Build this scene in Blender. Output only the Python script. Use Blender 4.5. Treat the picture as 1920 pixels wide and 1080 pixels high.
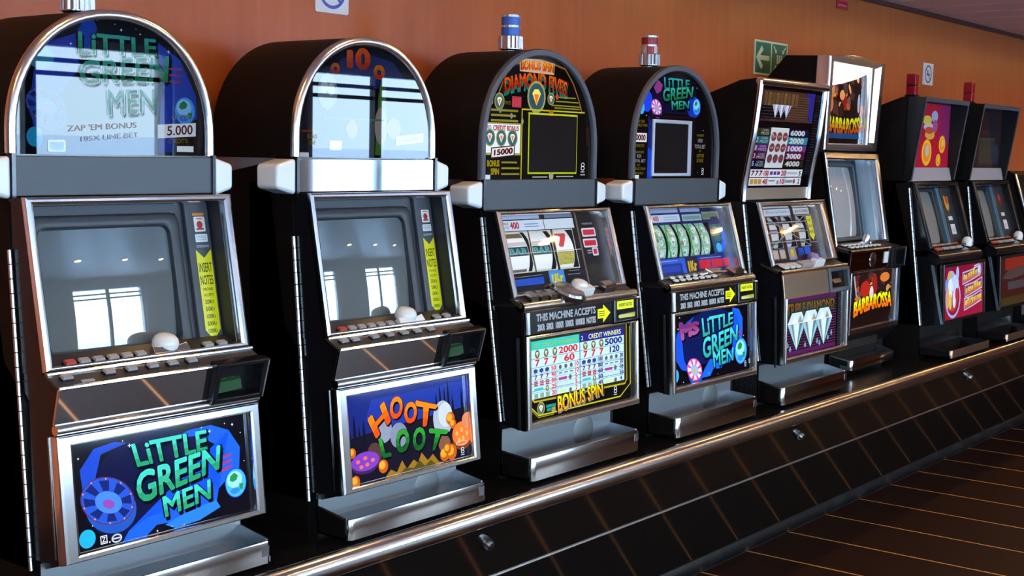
import bpy, math, random
from mathutils import Vector, Matrix
from math import pi, sin, cos, radians

for o in list(bpy.data.objects):
    bpy.data.objects.remove(o)
SC = bpy.context.scene
COL = SC.collection
random.seed(4)

# ------------------------------------------------------------------ camera
cam = bpy.data.cameras.new('camera')
cam.sensor_width = 36.0
cam.lens = 47.37
cam.clip_end = 4000
cam.clip_start = 0.05
camo = bpy.data.objects.new('camera', cam)
COL.objects.link(camo)
rx = (0.61348679, -0.78949065, 0.01839762)
uy = (0.06788839, 0.07593574, 0.99479894)
fz = (0.78678149, 0.60904703, -0.10018282)
camo.matrix_world = Matrix(((rx[0], uy[0], -fz[0], 0.0), (rx[1], uy[1], -fz[1], 0.0),
                            (rx[2], uy[2], -fz[2], 1.48), (0, 0, 0, 1)))
SC.camera = camo

# ------------------------------------------------------------------ view, world, daylight
SC.view_settings.view_transform = 'Standard'
SC.view_settings.look = 'None'
SC.view_settings.gamma = 1.0
SC.view_settings.exposure = 0.0
SC.view_settings.use_curve_mapping = False
SC.cycles.max_bounces = 8
SC.cycles.glossy_bounces = 5
SC.cycles.diffuse_bounces = 4
SC.cycles.transparent_max_bounces = 12
SC.cycles.caustics_reflective = False
SC.cycles.caustics_refractive = False
SC.cycles.sample_clamp_indirect = 6.0
SC.cycles.use_denoising = True

SKY = 23.0
world = bpy.data.worlds.new('overcast_sky')
SC.world = world
world.use_nodes = True
nt = world.node_tree
bg = nt.nodes['Background']
tc = nt.nodes.new('ShaderNodeTexCoord')
sx = nt.nodes.new('ShaderNodeSeparateXYZ')
nt.links.new(tc.outputs['Generated'], sx.inputs[0])
rp = nt.nodes.new('ShaderNodeValToRGB')
rp.color_ramp.elements[0].position = 0.0
rp.color_ramp.elements[0].color = (0.55, 0.79, 1.0, 1)
rp.color_ramp.elements[1].position = 0.6
rp.color_ramp.elements[1].color = (0.78, 0.90, 1.0, 1)
nt.links.new(sx.outputs['Z'], rp.inputs[0])
nt.links.new(rp.outputs[0], bg.inputs['Color'])
bg.inputs['Strength'].default_value = SKY

# ------------------------------------------------------------------ materials
def lin(c):
    out = []
    for v in c[:3]:
        v = v / 255.0
        out.append(v / 12.92 if v <= 0.04045 else ((v + 0.055) / 1.055) ** 2.4)
    return (*out, 1.0)

_mats = {}
def mat(name, base=(0.5, 0.5, 0.5), rough=0.5, metal=0.0, emit=None, estr=0.0, ior=1.5, coat=0.0, spec=0.5, noise=None, bump=None, stretch=None):
    if name in _mats:
        return _mats[name]
    m = bpy.data.materials.new(name)
    m.use_nodes = True
    n = m.node_tree
    b = n.nodes['Principled BSDF']
    b.inputs['Base Color'].default_value = (*base[:3], 1)
    b.inputs['Roughness'].default_value = rough
    b.inputs['Metallic'].default_value = metal
    b.inputs['IOR'].default_value = ior
    b.inputs['Specular IOR Level'].default_value = spec
    b.inputs['Coat Weight'].default_value = coat
    b.inputs['Coat Roughness'].default_value = 0.04
    if emit:
        b.inputs['Emission Color'].default_value = (*emit[:3], 1)
        b.inputs['Emission Strength'].default_value = estr
    if noise or bump:
        t = n.nodes.new('ShaderNodeTexCoord')
        mp = n.nodes.new('ShaderNodeMapping')
        n.links.new(t.outputs['Object'], mp.inputs[0])
        if stretch:
            mp.inputs['Scale'].default_value = stretch
    if noise:
        sc, c2, lo, hi = noise
        nz = n.nodes.new('ShaderNodeTexNoise')
        nz.inputs['Scale'].default_value = sc
        nz.inputs['Detail'].default_value = 5
        n.links.new(mp.outputs[0], nz.inputs['Vector'])
        mr = n.nodes.new('ShaderNodeMapRange')
        mr.inputs['From Min'].default_value = lo
        mr.inputs['From Max'].default_value = hi
        n.links.new(nz.outputs['Fac'], mr.inputs['Value'])
        mx = n.nodes.new('ShaderNodeMix')
        mx.data_type = 'RGBA'
        mx.inputs['A'].default_value = (*base[:3], 1)
        mx.inputs['B'].default_value = (*c2[:3], 1)
        n.links.new(mr.outputs[0], mx.inputs['Factor'])
        n.links.new(mx.outputs['Result'], b.inputs['Base Color'])
    if bump:
        sc, st = bump
        nz2 = n.nodes.new('ShaderNodeTexNoise')
        nz2.inputs['Scale'].default_value = sc
        nz2.inputs['Detail'].default_value = 4
        n.links.new(mp.outputs[0], nz2.inputs['Vector'])
        bp = n.nodes.new('ShaderNodeBump')
        bp.inputs['Strength'].default_value = st
        bp.inputs['Distance'].default_value = 0.002
        n.links.new(nz2.outputs['Fac'], bp.inputs['Height'])
        n.links.new(bp.outputs[0], b.inputs['Normal'])
    _mats[name] = m
    return m

def ink(c, e=0.0, rough=0.06, dim=1.0):
    """printed colour (sRGB 0-255) under a glossy pane, optionally back-lit by strength e"""
    k = 'ink_%d_%d_%d_%d_%d_%d' % (c[0], c[1], c[2], round(e * 100), round(rough * 100), round(dim * 10))
    l = lin(c)
    return mat(k, base=tuple(q * dim for q in l[:3]), rough=rough, emit=l if e > 0 else None, estr=e)

CHROME = mat('polished_chrome', (0.86, 0.87, 0.90), 0.14, 1.0)
RAILM = mat('satin_chrome_rail', (0.84, 0.83, 0.84), 0.17, 1.0)
RIMM = mat('satin_chrome_rim', (0.95, 0.95, 0.96), 0.24, 1.0)
CHROMEV = mat('chrome_mirror_band', (0.88, 0.89, 0.92), 0.03, 1.0)
STEEL = mat('brushed_steel', (0.36, 0.36, 0.37), 0.24, 1.0, noise=(60, (0.30, 0.31, 0.33), 0.35, 0.65), stretch=(0.2, 1, 1))
TRAYST = mat('tray_steel', (0.40, 0.44, 0.48), 0.34, 1.0)
LIPM = mat('tray_lip_steel', (0.60, 0.57, 0.56), 0.11, 1.0)
WARMREFL = mat('warm_reflection_band', (0.72, 0.52, 0.37), 0.35, 1.0)  # the chrome band's warm reflection is put into the metal colour
BLACK = mat('black_laminate', (0.003, 0.0022, 0.002), 0.55, spec=0.18, bump=(350, 0.25))
BLACKG = mat('black_gloss_plastic', (0.006, 0.006, 0.008), 0.18)
SPECK = mat('speckled_black_laminate', (0.004, 0.004, 0.005), 0.5, noise=(160, (0.035, 0.037, 0.04), 0.45, 0.8), bump=(300, 0.3))
GREYBAND = mat('grey_satin_plastic', (0.039, 0.046, 0.053), 0.42, bump=(120, 0.05))
GREYRIM = mat('grey_rim_plastic', (0.055, 0.06, 0.07), 0.45)
BEZEL = mat('charcoal_bezel', (0.045, 0.052, 0.062), 0.5)
BEZELD = mat('dark_bezel', (0.012, 0.014, 0.018), 0.4)
LAMPW = mat('white_lamp_plastic', (0.80, 0.87, 0.90), 0.25)
CRT = mat('crt_glass', (0.11, 0.125, 0.125), 0.015, ior=2.0)
CRTG = mat('crt_glass_grey', (0.21, 0.19, 0.165), 0.03, ior=1.5)
CRTP = mat('crt_glass_pale', (0.36, 0.35, 0.345), 0.03, ior=1.6)
BUTTON = mat('grey_button', (0.33, 0.30, 0.29), 0.3)
BUTTONR = mat('red_button', (0.45, 0.06, 0.04), 0.3)
BUTTONBK = mat('black_button_base', (0.01, 0.01, 0.012), 0.3)
DECK = mat('deck_brown_plastic', (0.035, 0.028, 0.025), 0.3)
WHITEP = mat('white_plastic', (0.75, 0.76, 0.76), 0.22)
HINGE = mat('nickel_hinge', (0.85, 0.87, 0.88), 0.32, 1.0)
SLOTG = mat('green_lit_slot', (0.008, 0.045, 0.014), 0.3, emit=(0.03, 0.35, 0.05), estr=0.05)
YELLOWSLOT = mat('yellow_slot_lip', (0.45, 0.42, 0.02), 0.3)
GOLD = mat('warm_chrome', (0.90, 0.87, 0.83), 0.16, 1.0)
REDL = mat('red_beacon_plastic', (0.26, 0.008, 0.014), 0.18)
BLUEL = mat('blue_beacon_plastic', (0.03, 0.12, 0.45), 0.2)
PALEL = mat('pale_beacon_plastic', (0.55, 0.45, 0.4), 0.25)
COUNTER = mat('black_counter_laminate', (0.008, 0.008, 0.009), 0.16)
KICK = mat('black_gloss_panel', (0.005, 0.0045, 0.0045), 0.09)
COVE = mat('dark_rubber_cove', (0.008, 0.009, 0.011), 0.28, noise=(9, (0.02, 0.023, 0.028), 0.5, 0.75))
PANE = None

def wood(name, c1, c2, rough, scale, coat=0.0, spec=0.5, warp=1.0):
    m = bpy.data.materials.new(name)
    m.use_nodes = True
    n = m.node_tree
    b = n.nodes['Principled BSDF']
    t = n.nodes.new('ShaderNodeTexCoord')
    mp = n.nodes.new('ShaderNodeMapping')
    mp.inputs['Scale'].default_value = scale
    n.links.new(t.outputs['Object'], mp.inputs[0])
    nz = n.nodes.new('ShaderNodeTexNoise')
    nz.inputs['Scale'].default_value = 1.0
    nz.inputs['Detail'].default_value = 8
    nz.inputs['Roughness'].default_value = 0.65
    nz.inputs['Distortion'].default_value = warp
    n.links.new(mp.outputs[0], nz.inputs['Vector'])
    r = n.nodes.new('ShaderNodeValToRGB')
    r.color_ramp.elements[0].position = 0.3
    r.color_ramp.elements[0].color = (*c1, 1)
    r.color_ramp.elements[1].position = 0.7
    r.color_ramp.elements[1].color = (*c2, 1)
    n.links.new(nz.outputs['Fac'], r.inputs[0])
    n.links.new(r.outputs[0], b.inputs['Base Color'])
    b.inputs['Roughness'].default_value = rough
    b.inputs['Coat Weight'].default_value = coat
    b.inputs['Coat Roughness'].default_value = 0.15
    b.inputs['Specular IOR Level'].default_value = spec
    return m

WALLW = wood('cherry_veneer', (0.385, 0.080, 0.018), (0.46, 0.106, 0.026), 0.28, (14, 14, 0.6), spec=0.24)
FLOORW = wood('dark_walnut_planks', (0.015, 0.0058, 0.0038), (0.028, 0.010, 0.0062), 0.42, (30, 1.6, 30), spec=0.12)
CAULK = mat('tan_floor_strip', (0.72, 0.33, 0.10), 0.4)
CEILP = mat('off_white_ceiling_panel', (0.76, 0.62, 0.575), 0.38)
CEILS = mat('aluminium_ceiling_strip', (0.95, 0.93, 0.88), 0.4)
ENDW = mat('dark_end_wall', (0.05, 0.05, 0.055), 0.6)
CHUTE = mat('dull_steel_chute', (0.22, 0.235, 0.245), 0.42, 1.0)
OPPW = mat('grey_painted_wall', (0.34, 0.36, 0.38), 0.5)
FRAMEW = mat('white_window_frame', (0.62, 0.64, 0.66), 0.35)
GAPDARK = mat('shadow_gap_dark', (0.06, 0.016, 0.010), 0.4)
CURT = mat('white_curtain_cloth', (0.7, 0.74, 0.8), 0.8)
SEA = mat('grey_blue_sea', (0.38, 0.60, 0.92), 0.35, bump=(0.4, 0.3))
LAMPE = mat('warm_lamp_glow', (1, 0.8, 0.5), 0.4, emit=(1.0, 0.54, 0.15), estr=105.0)

def pane_mat():
    m = bpy.data.materials.new('clear_glass_pane')
    m.use_nodes = True
    n = m.node_tree
    n.nodes.remove(n.nodes['Principled BSDF'])
    tr = n.nodes.new('ShaderNodeBsdfTransparent')
    gl = n.nodes.new('ShaderNodeBsdfGlossy')
    gl.inputs['Roughness'].default_value = 0.02
    fr = n.nodes.new('ShaderNodeFresnel')
    ge = n.nodes.new('ShaderNodeNewGeometry')      # the far face of the pane sees glass-to-air: invert the index there
    mr = n.nodes.new('ShaderNodeMapRange')
    mr.inputs['To Min'].default_value = 1.5
    mr.inputs['To Max'].default_value = 1 / 1.5
    n.links.new(ge.outputs['Backfacing'], mr.inputs['Value'])
    n.links.new(mr.outputs[0], fr.inputs['IOR'])
    mx = n.nodes.new('ShaderNodeMixShader')
    n.links.new(fr.outputs[0], mx.inputs[0])
    n.links.new(tr.outputs[0], mx.inputs[1])
    n.links.new(gl.outputs[0], mx.inputs[2])
    n.links.new(mx.outputs[0], n.nodes['Material Output'].inputs[0])
    return m
PANE = pane_mat()

# ------------------------------------------------------------------ mesh helpers
class Fr:
    """a flat frame: origin o, u = along x, v up the slope, n out of the face"""
    def __init__(s, yb, zb, yt, zt, off=0.0, x0=0.0):
        s.U = Vector((1, 0, 0))
        s.V = Vector((0, yt - yb, zt - zb))
        s.L = s.V.length
        s.V.normalize()
        s.N = Vector((0, -s.V.z, s.V.y))
        s.o = Vector((x0, yb, zb)) - s.N * off
    def p(s, u, v, n=0.0):
        return s.o + s.U * u + s.V * v + s.N * n
    def back(s, off):
        f = Fr(0, 0, 0, 1)
        f.U, f.V, f.N, f.L = s.U, s.V, s.N, s.L
        f.o = s.o - s.N * off
        return f

class Drum:
    """a drum surface: v runs round a horizontal axis, centred on (v0) of flat frame f"""
    def __init__(s, f, v0, R, depth):
        s.f, s.v0, s.R, s.d = f, v0, R, depth
    def p(s, u, v, n=0.0):
        a = (v - s.v0) / s.R
        return s.f.p(u, s.v0 + (s.R + n) * sin(a), -s.d - s.R + (s.R + n) * cos(a))

class Curve2:
    """a surface swept along x from a (y,z) polyline; v = arc length"""
    def __init__(s, pts, off=0.0):
        s.pts = pts
        s.acc = [0]
        s.off = off
        for a, b in zip(pts, pts[1:]):
            s.acc.append(s.acc[-1] + math.hypot(b[0] - a[0], b[1] - a[1]))
        s.L = s.acc[-1]
    def p(s, u, v, n=0.0):
        i = 0
        while i < len(s.pts) - 2 and v > s.acc[i + 1]:
            i += 1
        t = (v - s.acc[i]) / (s.acc[i + 1] - s.acc[i])
        a, b = s.pts[i], s.pts[i + 1]
        d = (b[0] - a[0], b[1] - a[1])
        l = math.hypot(*d)
        nn = (-d[1] / l, d[0] / l)
        n2 = n - s.off
        return Vector((u, a[0] + d[0] * t + nn[0] * n2, a[1] + d[1] * t + nn[1] * n2))

class MB:
    def __init__(s):
        s.v, s.f, s.m, s.mi = [], [], [], []
    def _m(s, m):
        if m not in s.m:
            s.m.append(m)
        return s.m.index(m)
    def add(s, vs, fs, m):
        b = len(s.v)
        k = s._m(m)
        s.v += [tuple(x) for x in vs]
        for f in fs:
            s.f.append([b + i for i in f])
            s.mi.append(k)
    def hexa(s, p, m):
        """8 corners: bottom ring 0-3 then top ring 4-7"""
        s.add(p, [(3, 2, 1, 0), (4, 5, 6, 7), (0, 1, 5, 4), (1, 2, 6, 5), (2, 3, 7, 6), (3, 0, 4, 7)], m)
    def box(s, x0, x1, y0, y1, z0, z1, m):
        s.hexa([(x0, y0, z0), (x1, y0, z0), (x1, y1, z0), (x0, y1, z0), (x0, y0, z1), (x1, y0, z1), (x1, y1, z1), (x0, y1, z1)], m)
    def fbox(s, F, u0, u1, v0, v1, n0, n1, m):
        p = [F.p(u0, v0, n0), F.p(u1, v0, n0), F.p(u1, v1, n0), F.p(u0, v1, n0),
             F.p(u0, v0, n1), F.p(u1, v0, n1), F.p(u1, v1, n1), F.p(u0, v1, n1)]
        s.hexa(p, m)
    def prism(s, prof, x0, x1, m, x0b=None, x1b=None):
        """side profile of (y,z) points (counter-clockwise seen from +x) swept along x"""
        n = len(prof)
        vs = [(x0, y, z) for y, z in prof] + [(x1, y, z) for y, z in prof]
        fs = [tuple(range(n))[::-1], tuple(range(n, 2 * n))]
        fs += [(i, (i + 1) % n, n + (i + 1) % n, n + i) for i in range(n)]
        s.add(vs, fs, m)
    def fprism(s, F, poly, n0, n1, m):
        """outline of (u,v) points (counter-clockwise) raised from n0 to n1"""
        k = len(poly)
        vs = [F.p(u, v, n0) for u, v in poly] + [F.p(u, v, n1) for u, v in poly]
        fs = [tuple(range(k))[::-1], tuple(range(k, 2 * k))]
        fs += [(i, (i + 1) % k, k + (i + 1) % k, k + i) for i in range(k)]
        s.add(vs, fs, m)
    def ring(s, F, outer, inner, n0, n1, m, c=0.004, ni=None):
        """picture-frame: matching outlines outer/inner of (u,v), chamfered by c; inner wall falls to ni"""
        k = len(outer)
        ni = n0 if ni is None else ni
        def lerp(a, b, t):
            return (a[0] + (b[0] - a[0]) * t, a[1] + (b[1] - a[1]) * t)
        d = [max(1e-4, math.hypot(a[0] - b[0], a[1] - b[1])) for a, b in zip(outer, inner)]
        r = []
        r.append([F.p(*a, n0) for a in outer])
        r.append([F.p(*a, n1 - c) for a in outer])
        r.append([F.p(*lerp(a, b, min(.45, .3 * c / dd)), n1 - c * .3) for a, b, dd in zip(outer, inner, d)])
        r.append([F.p(*lerp(a, b, min(.48, c / dd)), n1) for a, b, dd in zip(outer, inner, d)])
        r.append([F.p(*lerp(b, a, min(.48, c / dd)), n1) for a, b, dd in zip(outer, inner, d)])
        r.append([F.p(*lerp(b, a, min(.45, .3 * c / dd)), n1 - c * .3) for a, b, dd in zip(outer, inner, d)])
        r.append([F.p(*b, n1 - c) for b in inner])
        r.append([F.p(*b, ni) for b in inner])
        vs = [p for q in r for p in q]
        fs = []
        for j in range(len(r) - 1):
            for i in range(k):
                i2 = (i + 1) % k
                fs.append((j * k + i, j * k + i2, (j + 1) * k + i2, (j + 1) * k + i))
        s.add(vs, fs, m)
    def tube(s, pts, r, m, seg=10, closed=False, cap=True, sq=None):
        pts = [Vector(p) for p in pts]
        n = len(pts)
        vs, fs = [], []
        up0 = None
        for i, p in enumerate(pts):
            a = pts[i - 1] if (i or closed) else p
            b = pts[(i + 1) % n] if (i < n - 1 or closed) else p
            t = (b - a).normalized()
            if up0 is None:
                up0 = t.orthogonal().normalized()
            up0 = (up0 - t * up0.dot(t)).normalized()
            w = t.cross(up0)
            for k in range(seg):
                an = 2 * pi * k / seg
                vs.append(p + (up0 * cos(an) + w * sin(an)) * r)
        rows = n if closed else n - 1
        for i in range(rows):
            for k in range(seg):
                a = i * seg + k
                b = i * seg + (k + 1) % seg
                c = ((i + 1) % n) * seg
                fs.append((a, b, c + (k + 1) % seg, c + k))
        if cap and not closed:
            fs.append(tuple(range(seg))[::-1])
            fs.append(tuple(range((n - 1) * seg, n * seg)))
        s.add(vs, fs, m)
    def lathe(s, c, prof, m, seg=20, axis=(0, 0, 1)):
        """profile of (radius, height) about an axis through c"""
        ax = Vector(axis).normalized()
        e1 = ax.orthogonal().normalized()
        e2 = ax.cross(e1)
        c = Vector(c)
        vs, fs = [], []
        for r, h in prof:
            for k in range(seg):
                a = 2 * pi * k / seg
                vs.append(c + ax * h + (e1 * cos(a) + e2 * sin(a)) * max(r, 1e-5))
        for i in range(len(prof) - 1):
            for k in range(seg):
                k2 = (k + 1) % seg
                fs.append((i * seg + k, i * seg + k2, (i + 1) * seg + k2, (i + 1) * seg + k))
        fs.append(tuple(range(seg))[::-1])
        fs.append(tuple(range((len(prof) - 1) * seg, len(prof) * seg)))
        s.add(vs, fs, m)
    def grid(s, P, nu, nv, m):
        """P(i/nu, j/nv) -> point"""
        vs = [P(i / nu, j / nv) for j in range(nv + 1) for i in range(nu + 1)]
        w = nu + 1
        fs = [(j * w + i, j * w + i + 1, (j + 1) * w + i + 1, (j + 1) * w + i) for j in range(nv) for i in range(nu)]
        s.add(vs, fs, m)
    def mesh(s, name, ang=32):
        me = bpy.data.meshes.new(name)
        me.from_pydata(s.v, [], s.f)
        for m in s.m:
            me.materials.append(m)
        me.polygons.foreach_set('material_index', s.mi)
        me.polygons.foreach_set('use_smooth', [True] * len(s.f))
        me.validate()
        me.set_sharp_from_angle(angle=radians(ang))
        me.update()
        return me
    def build(s, name, parent=None, bevel=0.0, seg=2, ang=32):
        o = bpy.data.objects.new(name, s.mesh(name, ang))
        COL.objects.link(o)
        if parent:
            o.parent = parent
        if bevel:
            b = o.modifiers.new('soft_edges', 'BEVEL')
            b.width = bevel
            b.segments = seg
            b.limit_method = 'ANGLE'
            b.angle_limit = radians(35)
            b.harden_normals = True
        return o

def empty(name, loc):
    o = bpy.data.objects.new(name, None)
    COL.objects.link(o)
    o.location = loc
    o.empty_display_size = 0.1
    return o

def tag(o, label=None, cat=None, group=None, kind=None):
    if label: o['label'] = label
    if cat: o['category'] = cat
    if group: o['group'] = group
    if kind: o['kind'] = kind
    return o

def inst(name, me, parent, loc=(0, 0, 0)):
    o = bpy.data.objects.new(name, me)
    COL.objects.link(o)
    o.parent = parent
    o.location = loc
    return o

# ------------------------------------------------------------------ flat print (lettering, emblems)
_tx = {}
def glyphs(t, fat):
    k = (t, fat)
    if k in _tx:
        return _tx[k]
    cu = bpy.data.curves.new('lettering', 'FONT')
    cu.body = t
    cu.size = 1.0
    cu.offset = fat
    cu.resolution_u = 3
    ob = bpy.data.objects.new('lettering', cu)
    COL.objects.link(ob)
    dg = bpy.context.evaluated_depsgraph_get()
    dg.update()
    me = bpy.data.meshes.new_from_object(ob.evaluated_get(dg))
    me.calc_loop_triangles()
    vs = [(v.co.x, v.co.y) for v in me.vertices]
    fs = [tuple(p.vertices) for p in me.loop_triangles]
    bpy.data.objects.remove(ob)
    bpy.data.curves.remove(cu)
    bpy.data.meshes.remove(me)
    if not vs:
        vs, fs = [(0, 0), (1, 0), (0, 1)], [(0, 1, 2)]
    x0 = min(v[0] for v in vs); x1 = max(v[0] for v in vs)
    y0 = min(v[1] for v in vs); y1 = max(v[1] for v in vs)
    _tx[k] = ([((x - x0) / max(x1 - x0, 1e-4), (y - y0) / max(y1 - y0, 1e-4)) for x, y in vs], fs, max(x1 - x0, 1e-4), max(y1 - y0, 1e-4))
    return _tx[k]

def heavy(t, fat):
    """glyphs made bold: small outline growth, then copies nudged round a circle"""
    if fat <= .004:
        return glyphs(t, 0.0)[:2]
    k = (t, 'h', round(fat, 3))
    if k not in _tx:
        vs, fs, w, h = glyphs(t, 0.0)
        r = fat
        V, F = [], []
        for i in range(7):
            dx, dy = (0, 0) if i == 6 else (r * cos(pi * i / 3), r * sin(pi * i / 3))
            b = len(V)
            V += [((x * w + dx + r) / (w + 2 * r), (y * h + dy + r) / (h + 2 * r)) for x, y in vs]
            F += [tuple(b + q for q in f) for f in fs]
        _tx[k] = (V, F)
    return _tx[k]

def ell(cx, cy, rx, ry=None, n=20, rot=0.0, a0=0.0, a1=360.0):
    ry = rx if ry is None else ry
    out = []
    full = abs(a1 - a0) >= 359.9
    k = n if full else n + 1
    for i in range(k):
        a = radians(a0 + (a1 - a0) * i / n)
        x, y = rx * cos(a), ry * sin(a)
        out.append((cx + x * cos(rot) - y * sin(rot), cy + x * sin(rot) + y * cos(rot)))
    return out

def rr(u0, v0, u1, v1, r, n=4):
    out = []
    for cx, cy, a in ((u1 - r, v0 + r, -90), (u1 - r, v1 - r, 0), (u0 + r, v1 - r, 90), (u0 + r, v0 + r, 180)):
        for i in range(n + 1):
            t = radians(a + 90 * i / n)
            out.append((cx + r * cos(t), cy + r * sin(t)))
    return out

def band(pts, w):
    """polyline thickened to an outline; w may be a list"""
    L, R = [], []
    n = len(pts)
    for i, p in enumerate(pts):
        a = pts[max(0, i - 1)]; b = pts[min(n - 1, i + 1)]
        d = (b[0] - a[0], b[1] - a[1]); l = math.hypot(*d) or 1
        ww = (w[i] if isinstance(w, (list, tuple)) else w) / 2
        nx, ny = -d[1] / l * ww, d[0] / l * ww
        L.append((p[0] + nx, p[1] + ny)); R.append((p[0] - nx, p[1] - ny))
    return R + L[::-1]

class Print:
    def __init__(s, F, e=0.0, n=0.0, rough=0.06, step=0.000015, dim=1.0):
        s.dim = dim
        s.F, s.e, s.n, s.rough, s.step = F, e, n, rough, step
        s.mb = MB()
        s.dv = None
    def up(s):
        s.n += s.step
    def poly(s, pts, c, e=None):
        s.up()
        s.mb.add([s.F.p(u, v, s.n) for u, v in pts], [tuple(range(len(pts)))], ink(c, s.e if e is None else e, s.rough, s.dim))
    def rect(s, u0, v0, u1, v1, c, e=None):
        s.poly([(u0, v0), (u1, v0), (u1, v1), (u0, v1)], c, e)
    def strip(s, u0, v0, u1, v1, c, k=8, e=None):
        """a tall rectangle cut across so that it can follow a curved surface"""
        s.up()
        vs, fs = [], []
        for i in range(k + 1):
            v = v0 + (v1 - v0) * i / k
            vs += [s.F.p(u0, v, s.n), s.F.p(u1, v, s.n)]
        for i in range(k):
            fs.append((2 * i, 2 * i + 1, 2 * i + 3, 2 * i + 2))
        s.mb.add(vs, fs, ink(c, s.e if e is None else e, s.rough, s.dim))
    def ell(s, cx, cy, rx, ry=None, c=(255, 255, 255), rot=0, e=None, n=20):
        s.poly(ell(cx, cy, rx, ry, n, rot), c, e)
    def oring(s, cx, cy, rx, ry, w, c, n=22):
        s.up()
        a = ell(cx, cy, rx, ry, n); b = ell(cx, cy, rx - w, ry - w, n)
        vs = [s.F.p(*p, s.n) for p in a + b]
        s.mb.add(vs, [(i, (i + 1) % n, n + (i + 1) % n, n + i) for i in range(n)], ink(c, s.e, s.rough, s.dim))
    def frame(s, u0, v0, u1, v1, w, c):
        for a in ((u0, v0, u1, v0 + w), (u0, v1 - w, u1, v1), (u0, v0 + w, u0 + w, v1 - w), (u1 - w, v0 + w, u1, v1 - w)):
            s.rect(*a, c)
            s.n -= s.step
        s.up()
    def line(s, pts, w, c):
        s.poly(band(pts, w), c)
    def text(s, t, q, c, fat=0.0, arch=0.0, sh=None, shc=(5, 5, 15), out=None, outc=(5, 5, 10), e=None, grad=None):
        """q = (u0,v0,u1,v1) box or four corners bl, br, tr, tl; arch lifts the middle; sh = drop shadow; out = outline"""
        if not hasattr(q[0], '__len__'):
            q = ((q[0], q[1]), (q[2], q[1]), (q[2], q[3]), (q[0], q[3]))
        def put(du, dv, col, f2, grow=0.0, ee=None):
            s.up()
            vs, fs = heavy(t, f2)
            n0 = s.n
            def at(x, y):
                x2 = x + (x - .5) * grow; y2 = y + (y - .5) * grow
                u = (q[0][0] * (1 - x2) + q[1][0] * x2) * (1 - y2) + (q[3][0] * (1 - x2) + q[2][0] * x2) * y2
                v = (q[0][1] * (1 - x2) + q[1][1] * x2) * (1 - y2) + (q[3][1] * (1 - x2) + q[2][1] * x2) * y2
                return s.F.p(u + du, v + arch * (1 - (2 * x - 1) ** 2) + dv, n0)
            P = [at(x, y) for x, y in vs]
            if (grad or isinstance(s.F, Drum)) and col == c:      # printed bands from colour c (top) down to grad
                bands = ((-.1, .34, 1.0), (.34, .62, .5), (.62, 1.1, 0.0)) if grad else tuple((j / 8, (j + 1) / 8 + .001, 0) for j in range(8))
                for lo, hi, k in bands:
                    cc = tuple(int(a + (b_ - a) * k) for a, b_ in zip(c, grad or c))
                    V2, F2 = [], []
                    for f in fs:
                        pl = [vs[i] for i in f]
                        for lim, sg in ((lo, 1), (hi, -1)):
                            out_ = []
                            for (xa, ya), (xb, yb) in zip(pl, pl[1:] + pl[:1]):
                                ia, ib = sg * (ya - lim) >= 0, sg * (yb - lim) >= 0
                                if ia: out_.append((xa, ya))
                                if ia != ib:
                                    out_.append((xa + (xb - xa) * (lim - ya) / (yb - ya), lim))
                            pl = out_
                            if len(pl) < 3: break
                        if len(pl) >= 3:
                            F2.append(tuple(range(len(V2), len(V2) + len(pl))))
                            V2 += [at(*q_) for q_ in pl]
                    if F2: s.mb.add(V2, F2, ink(cc, ee if ee is not None else s.e, s.rough, s.dim))
            else:
                s.mb.add(P, fs, ink(col, ee if ee is not None else s.e, s.rough, s.dim))
        if sh:
            put(sh[0], sh[1], shc, fat + (out or 0.0), 0.03)
        if out:
            put(0, 0, outc, fat + out, 0.05)
        put(0, 0, c, fat, 0.0, e)
    def build(s, name, parent, **k):
        o = s.mb.build(name, parent, **k)
        o.data.polygons.foreach_set('use_smooth', [False] * len(o.data.polygons))
        return o

# ================================================================== the room
X0, X1, YW, YO, ZC = -4.0, 15.0, 2.70, -3.0, 2.25

WZ0, WZ1 = 0.72, 2.03
# floor: dark planks running across the room, tan strips in the joints
fl = MB()
fl.box(X0 - .1, X1 + .1, YO - .1, YW + .1, -0.06, -0.0012, CAULK)
floor = tag(fl.build('floor'), kind='structure')
PP = 0.3437
pk = MB()
pk.box(-PP / 2 + .0065, PP / 2 - .0065, YO, YW, -0.0012, 0.0, FLOORW)
pme = pk.mesh('plank')
k0 = math.floor((X0 - 4.135) / PP)
for k in range(k0, k0 + int((X1 - X0) / PP) + 1):
    xc = 4.135 + (k + .5) * PP
    if xc - PP / 2 < X0 or xc + PP / 2 > X1:
        continue
    inst('plank', pme, floor, (xc, 0, 0))

# ceiling: narrow panels with bright strips between
ce = MB()
ce.box(X0 - .1, X1 + .1, YO - .1, YW + .1, ZC + .0008, ZC + .06, CEILS)
ceiling = tag(ce.build('ceiling'), kind='structure')
CP = 0.319
cp = MB()
cp.box(-CP / 2 + .012, CP / 2 - .012, YO, YW, ZC, ZC + .0008, CEILP)
cme = cp.mesh('panel')
k0 = math.floor((X0 - 7.394) / CP)
for k in range(k0, k0 + int((X1 - X0) / CP) + 2):
    xc = 7.394 + (k + .5) * CP
    if xc - CP / 2 < X0 or xc + CP / 2 > X1:
        continue
    inst('panel', cme, ceiling, (xc, 0, 0))

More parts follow.
